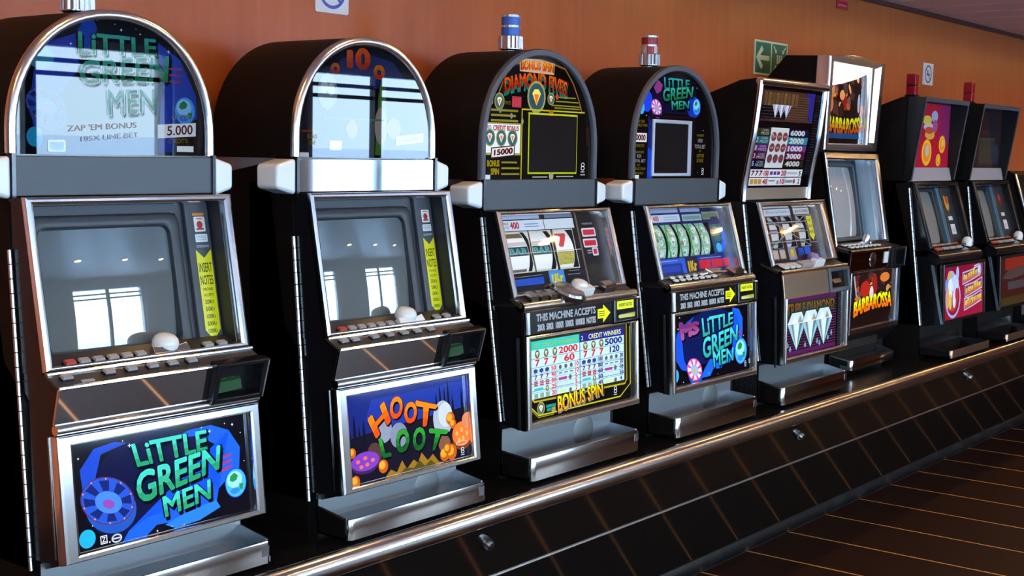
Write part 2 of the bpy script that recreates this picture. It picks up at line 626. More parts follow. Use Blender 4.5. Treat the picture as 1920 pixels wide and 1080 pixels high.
w = MB(); w.box(X0 - .1, X1 + .1, YW, YW + .1, -0.06, ZC + .06, WALLW)
tag(w.build('wall_back'), kind='structure')
w = MB()
LY0, LY1 = -2.0, -0.4
for a_ in ((YO, LY0 - .05, -.06, ZC + .06), (LY1 + .05, YW, -.06, ZC + .06), (LY0 - .05, LY1 + .05, -.06, WZ0 - .05), (LY0 - .05, LY1 + .05, WZ1 + .05, ZC + .06)):
    w.box(X0 - .1, X0, a_[0], a_[1], a_[2], a_[3], ENDW)
tag(w.build('wall_left'), kind='structure')
w = MB(); w.box(X1, X1 + .1, YO, YW, -.06, ZC + .06, WALLW)
tag(w.build('wall_right'), kind='structure')
w = MB(); w.box(X0, X1, YW - .022, YW, ZC - .02, ZC, GAPDARK)  # dark strip standing in for the shadow gap between wall and ceiling
tag(w.build('shadow_gap_strip_1'), kind='structure')

# opposite wall with four sea windows
WINS = [(-2.2, -1.34, 0.08, 0.96), (0.85, 1.71, 0.08, 0.96), (3.95, 4.81, 0.08, 0.96), (7.2, 7.91, 0.08, 0.96)]
w = MB()
xs = X0
for a, b, g, c in WINS:
    w.box(xs, a - .05, YO - .12, YO, 0, ZC, OPPW)
    e = b + g + c + .05
    w.box(a - .05, e, YO - .12, YO, 0, WZ0 - .05, OPPW)
    w.box(a - .05, e, YO - .12, YO, WZ1 + .05, ZC, OPPW)
    xs = e
w.box(xs, X1, YO - .12, YO, 0, ZC, OPPW)
tag(w.build('wall_front'), kind='structure')
for i, (a, b, g, c) in enumerate(WINS):
    e = b + g + c
    m = MB()
    yy0, yy1 = YO - .10, YO + .01
    m.box(a - .05, a, yy0, yy1, WZ0 - .05, WZ1 + .05, FRAMEW)
    m.box(e, e + .05, yy0, yy1, WZ0 - .05, WZ1 + .05, FRAMEW)
    m.box(a, e, yy0, yy1, WZ0 - .05, WZ0, FRAMEW)
    m.box(a, e, yy0, yy1, WZ1, WZ1 + .05, FRAMEW)
    wf = tag(m.build('window_%d' % (i + 1)), kind='structure')
    m = MB(); m.box(b, b + g, YO - .08, YO - .02, WZ0, WZ1, BEZELD); m.build('mullion', wf)
    for z in (1.945, 1.86):
        m = MB(); m.box(a, e, YO - .075, YO - .045, z - .015, z + .015, BEZELD); m.build('transom', wf)
    for u0, u1 in ((a, b), (b + g, e)):
        m = MB(); m.box(u0, u1, YO - .062, YO - .056, WZ0, WZ1, PANE); m.build('pane', wf)
    # a gathered curtain hangs beside the window
    m = MB()
    def fold(s, t, e=e):
        return (e + .05 + .26 * s, YO + .035 + .018 * sin(s * 2 * pi * 5), WZ0 - .12 + (WZ1 + .05 - WZ0 + .12) * t)
    m.grid(fold, 40, 2, CURT)
    o = m.build('curtain')
    so = o.modifiers.new('cloth', 'SOLIDIFY'); so.thickness = .004
    tag(o, ['white gathered curtain hanging beside the first window from the left end of the room',
            'white gathered curtain hanging beside the second window from the left end of the room',
            'white gathered curtain hanging beside the third window from the left end of the room',
            'white gathered curtain hanging beside the last window towards the far end'][i], 'curtain', 'curtains by the sea windows')
    L = bpy.data.lights.new('window_daylight', 'AREA')
    L.shape = 'RECTANGLE'; L.size = e - a; L.size_y = WZ1 - WZ0
    L.cycles.is_portal = True
    lo = bpy.data.objects.new('window_daylight', L)
    COL.objects.link(lo)
    lo.location = ((a + e) / 2, YO - .13, (WZ0 + WZ1) / 2)
    lo.rotation_euler = (radians(90), 0, 0)   # faces +y, into the room

# one wide window in the end wall behind the viewer
m = MB()
for a_ in ((LY0 - .05, LY0, WZ0 - .05, WZ1 + .05), (LY1, LY1 + .05, WZ0 - .05, WZ1 + .05), (LY0, LY1, WZ0 - .05, WZ0), (LY0, LY1, WZ1, WZ1 + .05)):
    m.box(X0 - .1, X0 + .01, *a_, FRAMEW)
wf = tag(m.build('window_5'), kind='structure')
ym = (LY0 + LY1) / 2
m = MB(); m.box(X0 - .08, X0 - .02, ym - .04, ym + .04, WZ0, WZ1, BEZELD); m.build('mullion', wf)
for u0, u1 in ((LY0, ym - .04), (ym + .04, LY1)):
    m = MB(); m.box(X0 - .062, X0 - .056, u0, u1, WZ0, WZ1, PANE); m.build('pane', wf)
L = bpy.data.lights.new('window_daylight', 'AREA')
L.shape = 'RECTANGLE'; L.size = LY1 - LY0; L.size_y = WZ1 - WZ0
L.cycles.is_portal = True
lo = bpy.data.objects.new('window_daylight', L)
COL.objects.link(lo)
lo.location = (X0 - .13, ym, (WZ0 + WZ1) / 2)
lo.rotation_euler = (radians(90), 0, radians(-90))

m = MB(); m.box(-3000, 3000, -3000, 3000, -14.2, -14.0, SEA)
tag(m.build('sea'), kind='structure')

# ceiling downlights: two rows
def downlight_mesh():
    m = MB()
    m.lathe((0, 0, 0), [(.075, .0), (.075, -.006), (.066, -.010), (.060, -.010), (.057, -.004), (.057, 0)], FRAMEW, 20)
    d = MB()
    d.lathe((0, 0, 0), [(.056, -.0005), (.056, -.005)], LAMPE, 16)
    return m.mesh('ring'), d.mesh('bulb')
rme, dme = downlight_mesh()
spots = [(.5 + k, 1.96) for k in range(0, 12)] + [(-2.5 + k, -1.6) for k in range(0, 15)] + [(-1.87 + k, .2) for k in range(0, 14)]
for i, (x, y) in enumerate(spots):
    t = empty('downlight', (x, y, ZC))
    inst('lamp_ring', rme, t); inst('lamp_bulb', dme, t)
    if abs(x - 6.5) < .01 and y > 1:
        tag(t, 'glowing warm downlight in the ceiling at the top corner above the black machines', 'ceiling light', 'ceiling downlights')
    else:
        tag(t, 'warm round downlight out of frame in the panelled ceiling, one of two rows', 'ceiling light', 'ceiling downlights')

# ================================================================== counter under the machines
ct = empty('counter', (0, YW - .3, 0))
tag(ct, 'long black counter with chrome rail carrying the whole row of slot machines', 'counter')
def cpart(name, mb, **k):
    o = mb.build(name, None, **k)
    o.parent = ct
    o.matrix_parent_inverse = Matrix.Translation((0, -(YW - .3), 0))
    return o
CX0, CX1 = -3.0, 13.2
m = MB(); m.prism([(2.07, .56), (2.695, .56), (2.695, .60), (2.07, .60)], CX0, CX1, COUNTER); cpart('counter_top', m)
m = MB(); m.prism([(2.34, 0.0), (2.69, 0.0), (2.69, .56), (2.15, .56)], CX0, CX1, BLACK); cpart('carcass', m)
# chrome bumper rail in lengths with a fine joint
seams = [3.535 + 3.62 * k for k in range(-2, 3)]
edges = [CX0] + [s for s in seams if CX0 < s < CX1] + [CX1]
for a, b in zip(edges, edges[1:]):
    m = MB()
    prof = []
    for i in range(17):
        t = radians(95 + 195 * i / 16)
        prof.append((2.074 + .0295 * cos(t), .5705 + .0295 * sin(t)))
    prof += [(2.085, .545), (2.085, .599)]
    m.prism(prof, a + .0008, b - .0008, RAILM)
    cpart('rail', m, ang=40)
# tilted kick panels: upper and lower row, bright strip between, rubber cove at the foot
def kp(z):      # y of the panel face at height z
    return 2.081 + .46 * (.545 - z)
pe = [CX0] + [3.535 + 1.81 * k for k in range(-3, 6) if CX0 < 3.535 + 1.81 * k < CX1] + [CX1]
for a, b in zip(pe, pe[1:]):
    for z0, z1 in ((.362, .541), (.062, .352)):
        m = MB()
        m.prism([(kp(z0), z0), (kp(z0) + .018, z0 + .008), (kp(z1) + .018, z1 + .008), (kp(z1), z1)], a + .001, b - .001, KICK)
        cpart('kick_panel', m)
m = MB()
m.tube([Vector((CX0, kp(.357) + .001, .357)), Vector((CX1, kp(.357) + .001, .357))], .0052, RIMM, 10)
cpart('chrome_strip', m)
m = MB()
pr = [(2.319, 0.0), (2.319, .004)]
for i in range(9):
    t = i / 8
    pr.append((2.319 - .02 * sin(t * pi) + (kp(.066) - 2.319) * t * t, .004 + .066 * t))
pr += [(2.345, .07), (2.345, 0)]
m.prism(pr, CX0, CX1, COVE); cpart('cove_strip', m)
for lx in (-.97, .83, 2.636, 4.434, 6.2, 8.04):
    N = Vector((0, -1, -.46)).normalized()
    c = Vector((lx, kp(.483), .483))
    m = MB()
    m.lathe(c, [(.0165, -.004), (.0165, .004), (.015, .012), (.0125, .02), (.0105, .021)], STEEL, 20, N)
    o = cpart('lock', m)
    f = Fr(0, 0, 0, 1); f.N = N; f.V = Vector((0, -.46, 1)).normalized(); f.o = c + N * .0213
    k = MB(); k.fbox(f, -.0075, .0075, -.0015, .0015, 0, .0006, BLACKG); k2 = k.build('keyhole', o)

# ================================================================== signs on the wall
SF = Fr(YW - .004, 0, YW - .004, 1)
def sign(name, label, cat):
    return label, cat
def put_sign(name, u0, v0, u1, v1, draw, label, base=(225, 228, 225), r=.004, group=None):
    t = empty(name, ((u0 + u1) / 2, YW, v0))
    m = MB()
    F = Fr(-.004, 0, -.004, 1)
    w2, h = (u1 - u0) / 2, v1 - v0
    m.fprism(F, rr(-w2, 0, w2, h, r), -.004, 0, ink(base, 0, .3))
    m.build('sign_plate', t)
    P = Print(F, 0.0, .0002, .3)
    draw(P, -w2, w2, h)
    P.build('sign_print', t)
    tag(t, label, 'sign', group)
def no_smoke(blue, fg):
    def d(P, a, b, h):
        c = h * .5
        R = min(b, h / 2) * .82
        P.rect(-R * .55, c - R * .16, R * .55, c + R * .06, fg)
        P.rect(R * .3, c - R * .16, R * .36, c + R * .06, (230, 230, 225))
        P.line([(-R * .1, c + R * .2), (R * .05, c + R * .35), (-R * .05, c + R * .5)], R * .1, fg)
        P.line([(-R * .62, c + R * .62), (R * .62, c - R * .62)], R * .17, blue)
        P.oring(0, c, R, R, R * .18, blue, 30)
    return d
put_sign('no_smoking_sign', 2.592, 1.850, 2.718, 1.976, no_smoke((52, 62, 150), (52, 62, 150)), 'white square no-smoking sign cut by the top edge above the second chrome-arched machine', r=.006, group='no-smoking signs')
put_sign('no_smoking_sign', 6.985, 1.876, 7.125, 1.990, no_smoke((40, 45, 70), (40, 45, 70)), 'small white no-smoking sign between the two red beacons', r=.005, group='no-smoking signs')
def exit_draw(P, a, b, h):
    G = (12, 98, 72)
    W = (205, 215, 165)
    P.rect(a + .008, .008, -.005, h - .008, G)
    P.rect(.005, .008, b - .008, h - .008, G)
    c = h / 2
    x0 = a + .02
    P.line([(-.018, c), (x0 + .012, c)], .02, W)
    P.line([(x0 + .05, c + .042), (x0 + .006, c), (x0 + .05, c - .042)], .024, W)
    # assembly point: four arrows pointing to the middle of the panel
    mx, my = b / 2, c
    for sx_ in (-1, 1):
        for sy_ in (-1, 1):
            P.line([(mx + sx_ * .055, my + sy_ * .055), (mx + sx_ * .034, my + sy_ * .034)], .007, W)
            P.poly([(mx + sx_ * .026, my + sy_ * .026), (mx + sx_ * .044, my + sy_ * .028), (mx + sx_ * .028, my + sy_ * .044)], W)
    for q in (-.018, 0, .018):
        P.ell(mx + q, my + .014, .006, .006, W)
        P.rect(mx + q - .006, my - .018, mx + q + .006, my + .008, W)
put_sign('escape_sign', 5.105, 1.824, 5.405, 1.968, exit_draw, 'green escape-route sign with pale left arrow on the wood wall', base=(205, 215, 165), r=.002)
def red_draw(P, a, b, h):
    P.line([(a + .02 + .007 * k, h * .42 + (.005 if k % 2 else -.002) + (.006 if k == 6 else 0)) for k in range(13)], .0028, (235, 215, 215))
put_sign('sticker', 5.885, 2.168, 6.01, 2.206, red_draw, 'tiny red sticker high on the wood wall near the ceiling', base=(180, 20, 35), r=.002)

# ================================================================== slot machines
GROUP = 'slot machines in the row on the counter'
def machine(x, y, label):
    t = empty('slot_machine', (x, y, .6))
    return tag(t, label, 'slot machine', GROUP)

def prism_part(name, par, prof, x0, x1, m, bevel=0.0):
    b = MB(); b.prism(prof, x0, x1, m)
    return b.build(name, par, bevel=bevel)

def hinge(par, y0, z0, y1, z1, x=-.003, n=22):
    b = MB()
    for i in range(n):
        a, c = i / n, (i + .93) / n
        p0 = Vector((x, y0 + (y1 - y0) * a, z0 + (z1 - z0) * a))
        p1 = Vector((x, y0 + (y1 - y0) * c, z0 + (z1 - z0) * c))
        b.tube([p0, p1], .0042, HINGE, 8)
    return tag(b.build('hinge', par), 'long silver piano hinge')

def edge_strip(par, y0, z0, y1, z1, w=.0022, m=STEEL):
    b = MB()
    b.hexa([(-.0025, y0 - w, z0), (.003, y0 - w, z0), (.003, y0 + w, z0), (-.0025, y0 + w, z0),
            (-.0025, y1 - w, z1), (.003, y1 - w, z1), (.003, y1 + w, z1), (-.0025, y1 + w, z1)], m)
    b.build('edge_strip', par)

def tray(par, x0, x1, yb, yf, zb, zbt, zft, zplate, splay=.0, steel=TRAYST, front=None, disc=None, notch=True):
    """coin tray: back yb, front yf (local), floor zb, side top zbt (back) to zft (front), back plate up to zplate"""
    th = .003
    front = front or LIPM
    b = MB()
    s = splay
    # floor slopes to the front
    zi = zb + .012
    b.hexa([(x0, yf + .006, zb), (x1, yf + .006, zb), (x1 + s, yb, zb), (x0 - s, yb, zb),
            (x0, yf + .006, zi), (x1, yf + .006, zi), (x1 + s, yb, zi + .02), (x0 - s, yb, zi + .02)], steel)
    t = b.build('coin_tray', par)
    # front lip with rounded corners, folded edge at top
    b = MB()
    r = .014
    pl = []
    for i in range(7):
        a = radians(180 + 90 * i / 6); pl.append((x0 + r + r * cos(a), yf + r + r * sin(a)))
    for i in range(7):
        a = radians(270 + 90 * i / 6); pl.append((x1 - r + r * cos(a), yf + r + r * sin(a)))
    vs, fs = [], []
    k = len(pl)
    cx, cy = (x0 + x1) / 2, yf + .06
    def off(p, d):
        v = Vector((p[0] - max(x0 + r, min(x1 - r, p[0])), p[1] - (yf + r), 0))
        if v.length < 1e-6: v = Vector((0, -1, 0))
        v.normalize()
        return (p[0] - v.x * d, p[1] - v.y * d)
    for z, d in ((zb, .0), (zft - .003, 0), (zft, .0012), (zft, .004), (zft - .004, .005), (zb + .012, .005)):
        vs += [(*off(p, d), z) for p in pl]
    for j in range(5):
        fs += [(j * k + i, j * k + i + 1, (j + 1) * k + i + 1, (j + 1) * k + i) for i in range(k - 1)]
    b.add(vs, fs, front)
    b.build('tray_front', t)
    # end plates
    for sx_, xx, s2 in ((-1, x0, -s), (1, x1, s)):
        b = MB()
        xo, xi = xx, xx - sx_ * th
        b.hexa([(xo, yf + .012, zb), (xi, yf + .012, zb), (xi + s2, yb, zb), (xo + s2, yb, zb),
                (xo, yf + .012, zft), (xi, yf + .012, zft), (xi + s2, yb, zbt), (xo + s2, yb, zbt)], steel)
        # thin black sheet laid over the outer face
        o_ = sx_ * .0008
        b.hexa([(xo + o_, yf + .016, zb + .004), (xo, yf + .016, zb + .004), (xo + s2, yb - .006, zb + .004), (xo + o_ + s2, yb - .006, zb + .004),
                (xo + o_, yf + .016, zft - .005), (xo, yf + .016, zft - .005), (xo + s2, yb - .006, zbt - .004), (xo + o_ + s2, yb - .006, zbt - .004)], BLACK)
        b.build('tray_end', t)
    # back plate
    b = MB()
    b.hexa([(x0 - s, yb - th, zb), (x1 + s, yb - th, zb), (x1 + s, yb, zb), (x0 - s, yb, zb),
            (x0 - s, yb - th, zplate), (x1 + s, yb - th, zplate), (x1 + s, yb, zplate), (x0 - s, yb, zplate)], steel)
    b.build('tray_back', t)
    if disc:
        b = MB()
        b.lathe((disc[0], yb - .003, disc[1]), [(disc[2], .0), (disc[2], .0008), (disc[2] - .002, .0012)], CHUTE, 28, (0, -1, 0))
        b.build('hopper_chute', t)
    if notch:
        b = MB(); b.box(x1 - .028, x1 - .010, yf - .0012, yf + .001, zft - .032, zft - .010, STEEL); b.build('tray_latch', t)
    return t

# shared button meshes
def button_mesh(sx_, sy_, h, top, bevel=.0012):
    b = MB()
    b.fbox(Fr(0, 0, 0, 1), 0, 0, 0, 0, 0, 0, top) if False else None
    x, y = sx_ / 2, sy_ / 2
    b.box(-x, x, -y, y, 0, h * .55, BUTTONBK)
    t = .0018
    b.hexa([(-x + .0008, -y + .0008, h * .55), (x - .0008, -y + .0008, h * .55), (x - .0008, y - .0008, h * .55), (-x + .0008, y - .0008, h * .55),
            (-x + t, -y + t, h), (x - t, -y + t, h), (x - t, y - t, h), (-x + t, y - t, h)], top)
    return b.mesh('button')
BM = {}
def put_button(par, F, u, v, sx_=.021, sy_=.016, h=.010, top=None, name='button', label=None):
    top = top or BUTTON
    k = (sx_, sy_, h, top.name)
    if k not in BM:
        BM[k] = button_mesh(*k[:3], top)
    o = bpy.data.objects.new(name, BM[k])
    COL.objects.link(o)
    o.parent = par
    o.matrix_local = Matrix(((F.U.x, F.V.x, F.N.x, F.p(u, v).x), (F.U.y, F.V.y, F.N.y, F.p(u, v).y), (F.U.z, F.V.z, F.N.z, F.p(u, v).z), (0, 0, 0, 1)))
    if label: o['label'] = label
    return o

def sup(t, e):
    c, s_ = cos(t), sin(t)
    return math.copysign(abs(c) ** (2 / e), c), abs(s_) ** (2 / e)

def arch(W, h, inset=0.0, n=28, z0=0.0, e=2.1):
    """arched outline: straight stilts then a half ellipse, total height h"""
    R = W / 2
    st = h - R
    a = R - inset
    pts = [(inset, z0), (W - inset, z0)]
    for i in range(n + 1):
        t = pi * i / n
        q = sup(t, e)
        pts.append((R + a * q[0], st + a * q[1]))
    return pts

def dome_box(par, W, h, zb, y0, y1, rim, rw, chrome):
    """round-topped cabinet head: barrel, rim along the front edge"""
    F = Fr(y0, zb, y0, zb + 1)
    b = MB()
    b.fprism(F, arch(W, h, .002), -(y1 - y0), -.004, BLACK)
    b.build('dome_cabinet', par, ang=30)
    b = MB()
    out = arch(W, h)[1:] + [(0, 0)]
    R = W / 2
    # rim swept along the arch
    n = 32
    path = [(W - rw / 2, .0)] + [(R + (R - rw / 2) * sup(pi * i / n, 2.1)[0], h - R + (R - rw / 2) * sup(pi * i / n, 2.1)[1]) for i in range(n + 1)] + [(rw / 2, 0.0)]
    sec = []
    if chrome:
        for i in range(9):
            t = radians(180 * i / 8)
            sec.append((rw / 2 * cos(t), -.006 + .015 * sin(t)))
    else:
        sec = [(rw / 2, -.006), (rw / 2, .004), (rw / 2 - .003, .008), (-rw / 2 + .003, .008), (-rw / 2, .004), (-rw / 2, -.004)]
    vs, fs = [], []
    for i, p in enumerate(path):
        if i == 0: d = (1, 0)
        elif i == len(path) - 1: d = (-1, 0)
        else:
            d = (p[0] - R, p[1] - (h - R)); l = math.hypot(*d); d = (d[0] / l, d[1] / l)
        for q, nn in sec:
            vs.append(F.p(p[0] + d[0] * q, p[1] + d[1] * q, nn))
    k = len(sec)
    for i in range(len(path) - 1):
        fs += [(i * k + j, i * k + j + 1, (i + 1) * k + j + 1, (i + 1) * k + j) for j in range(k - 1)]
    b.add(vs, fs, rim)
    b.build('dome_rim', par, ang=40)
    return F

def side_lamp(par, F, u0, u1, v0, v1, side):
    """rounded trapezoid lamp wrapping the corner of the head"""
    b = MB()
    h = v1 - v0
    s = .18 * h
    if side < 0:
        pl = [(u0, v0 + s), (u1, v0), (u1, v1), (u0, v1 - s)]
    else:
        pl = [(u0, v0), (u1, v0 + s), (u1, v1 - s), (u0, v1)]
    b.fprism(F, pl, -.06, .012, LAMPW)
    o = b.build('side_lamp', par, bevel=.009, seg=3)
    b = MB()
    g = .005
    us = u1 if side < 0 else u0 - .008
    b.fbox(F, us, us + .008, v0 - .004, v1 + .004, -.06, .013, BLACKG)
    b.build('lamp_socket', par)

def beacon(par, x, y, z, kind):
    b = MB()
    if kind == 'red_box':
        b.box(x - .025, x + .025, y - .025, y + .025, z - .003, z + .022, BLACKG)
        t = b.build('beacon', par)
        c = MB(); c.box(x - .022, x + .022, y - .022, y + .022, z + .022, z + .064, REDL); c.build('beacon_lens', t, bevel=.003)
        c = MB(); c.box(x - .022, x + .022, y - .022, y + .022, z + .067, z + .118, REDL); c.build('beacon_lens', t, bevel=.003)
        c = MB(); c.box(x - .0205, x + .0205, y - .0205, y + .0205, z + .064, z + .067, BLACKG); c.build('beacon_gasket', t)
        return t
    b.lathe((x, y, z), [(.024, -.012), (.024, .0), (.032, .004), (.032, .040), (.028, .043)], CHROME, 16)
    # ribs on the chrome base
    for k in range(16):
        a = 2 * pi * k / 16
        b.tube([(x + .032 * cos(a), y + .032 * sin(a), z + .006), (x + .031 * cos(a), y + .031 * sin(a), z + .040)], .0045, CHROME, 6)
    t = b.build('beacon', par)
    cols = {'blue': (BLUEL, BLUEL), 'red': (PALEL, REDL)}[kind]
    zz = z + .043
    for i, c_ in enumerate(cols):
        c = MB(); c.lathe((x, y, zz), [(.027, 0), (.027, .022)], c_, 20); c.build('beacon_lens', t)
        if kind == 'red' and i == 0:
            for a0 in (-2.9, -.9, 1.1):
                c = MB()
                vs = []
                for q in range(5):
                    a = a0 + .9 * q / 4
                    vs += [(x + .0275 * cos(a), y + .0275 * sin(a), zz), (x + .0275 * cos(a), y + .0275 * sin(a), zz + .022)]
                c.add(vs, [(2 * q, 2 * q + 2, 2 * q + 3, 2 * q + 1) for q in range(4)], REDL)
                c.build('red_segment', t)
        zz += .022
        c = MB(); c.lathe((x, y, zz), [(.0285, 0), (.0285, .006), (.026, .008)], CHROME, 20); c.build('beacon_cap', t)
        zz += .007
    return t

def crt(par, F, u0, v0, u1, v1, m, R=.95, depth=.010, bez=.02, bezm=BEZELD, au=0.0, av=0.0):
    """bulging picture tube with rounded corners inside a dark surround"""
    cu, cv = (u0 + u1) / 2, (v0 + v1) / 2
    outer = rr(u0 - bez, v0 - bez, u1 + bez, v1 + bez, .022, 5)
    inner = rr(u0, v0, u1, v1, .018, 5)
    b = MB()
    b.ring(F, outer, inner, 0, .009, bezm, .008, -.02)
    b.build('screen_surround', par)
    b = MB()
    R2 = R
    sag = max((u1 - cu) ** 2 + (v1 - cv) ** 2, 0) / (2 * R2)
    def P(s_, t_):
        x = u0 + (u1 - u0) * s_ - cu
        y = v0 + (v1 - v0) * t_ - cv
        # squeeze the corners so that the outline is rounded
        return F.p(cu + x, cv + y, -depth - ((x - au) ** 2 + (y - av) ** 2 - au * au - av * av) / (2 * R2) + sag * .55)
    b.grid(P, 28, 20, m)
    return b.build('screen', par, ang=80)

def insert_notes(P, u, v_top, v_bot, w, lines, warn=True):
    """yellow arrow-shaped note label pointing down, notched at the top"""
    Y = (205, 205, 20)
    K = (25, 25, 10)
    P.poly([(u - w / 2, v_bot + .022), (u, v_bot), (u + w / 2, v_bot + .022), (u + w / 2, v_top), (u, v_top - .018), (u - w / 2, v_top)], Y)
    v = v_top - .028
    for t, h in lines:
        ww = w * (.84 if h > .014 else .62)
        P.text(t, (u - ww / 2, v - h, u + ww / 2, v), K, .012)
        v -= h + .0065

# ------------------------------------------------------------------ logo used on three machines: big cartoon lettering
TEAL = (40, 170, 140)
def space_logo(P, L, G, M, shade=(10, 22, 60), c1=(70, 190, 175), c2=(40, 150, 105)):
    P.text('LiTTLE', L, c1, .026, sh=(.004, -.006), shc=(4, 8, 26), out=.02, outc=(4, 14, 34), grad=c2)
    P.text('GREEN', G, c1, .028, sh=(.004, -.006), shc=(4, 8, 26), out=.02, outc=(4, 14, 34), grad=c2)
    P.text('MEN', M, c1, .024, sh=(.004, -.007), shc=(4, 8, 26), out=.02, outc=(4, 14, 34), grad=c2)

def globe(P, u, v, r, ry=None):
    ry = ry or r
    P.ell(u, v, r * 1.06, ry * 1.06, (20, 60, 170))
    P.ell(u, v, r, ry, (60, 150, 225))
    P.ell(u - r * .1, v + ry * .25, r * .75, ry * .6, (130, 195, 240))
    P.poly([(u - .5 * r, v + .55 * ry), (u - .1 * r, v + .75 * ry), (u + .25 * r, v + .5 * ry), (u + .1 * r, v + .2 * ry), (u - .3 * r, v + .1 * ry), (u - .6 * r, v + .25 * ry)], (30, 120, 60))
    P.poly([(u + .3 * r, v - .1 * ry), (u + .75 * r, v - .15 * ry), (u + .6 * r, v - .6 * ry), (u + .35 * r, v - .5 * ry)], (30, 120, 60))
    P.ell(u - .1 * r, v - .55 * ry, r * .45, ry * .22, (40, 110, 200))

def saucer(P, u, v, s, c=((30, 70, 170), (15, 30, 90), (60, 110, 210), (120, 60, 140))):
    P.poly(ell(u + .1 * s, v - .25 * s, .95 * s, .75 * s, 24, -.45), (25, 70, 150))
    P.poly(ell(u, v, s, .72 * s, 28, -.4), (70, 40, 90))
    P.poly(ell(u, v, .96 * s, .68 * s, 28, -.4), c[0])
    for k in range(8):
        a = radians(10 + 45 * k)
        p0 = ell(u, v, .9 * s, .62 * s, 72, -.4)
        p1 = ell(u + .02 * s, v - .03 * s, .5 * s, .33 * s, 72, -.4)
        i = int((10 + 45 * k) / 5) % 72
        P.poly([p1[i], p0[i], p0[(i + 5) % 72], p1[(i + 5) % 72]], c[1])
    P.poly(ell(u + .02 * s, v - .05 * s, .5 * s, .33 * s, 24, -.4), c[2])
    P.poly(ell(u + .02 * s, v - .1 * s, .22 * s, .14 * s, 20, -.4), c[3])
    for k in range(10):
        q = ell(u, v, .93 * s, .66 * s, 40, -.4)[k * 4]
        P.ell(q[0], q[1], .03 * s, .03 * s, (220, 120, 90), n=8)

def stars(P, pts):
    for u, v, r in pts:
        P.poly([(u - r, v), (u - r * .2, v - r * .2), (u, v - r), (u + r * .2, v - r * .2), (u + r, v), (u + r * .2, v + r * .2), (u, v + r), (u - r * .2, v + r * .2)], (225, 230, 245))

def emblem(P, u, v, s, c=(190, 200, 205)):
    """maker's rounded emblem: two stacked loops"""
    P.oring(u, v + .35 * s, .6 * s, .42 * s, .16 * s, c, 14)
    P.oring(u, v - .35 * s, .62 * s, .45 * s, .16 * s, c, 14)
    P.rect(u - .7 * s, v - 1.15 * s, u + .6 * s, v - 1.0 * s, c)

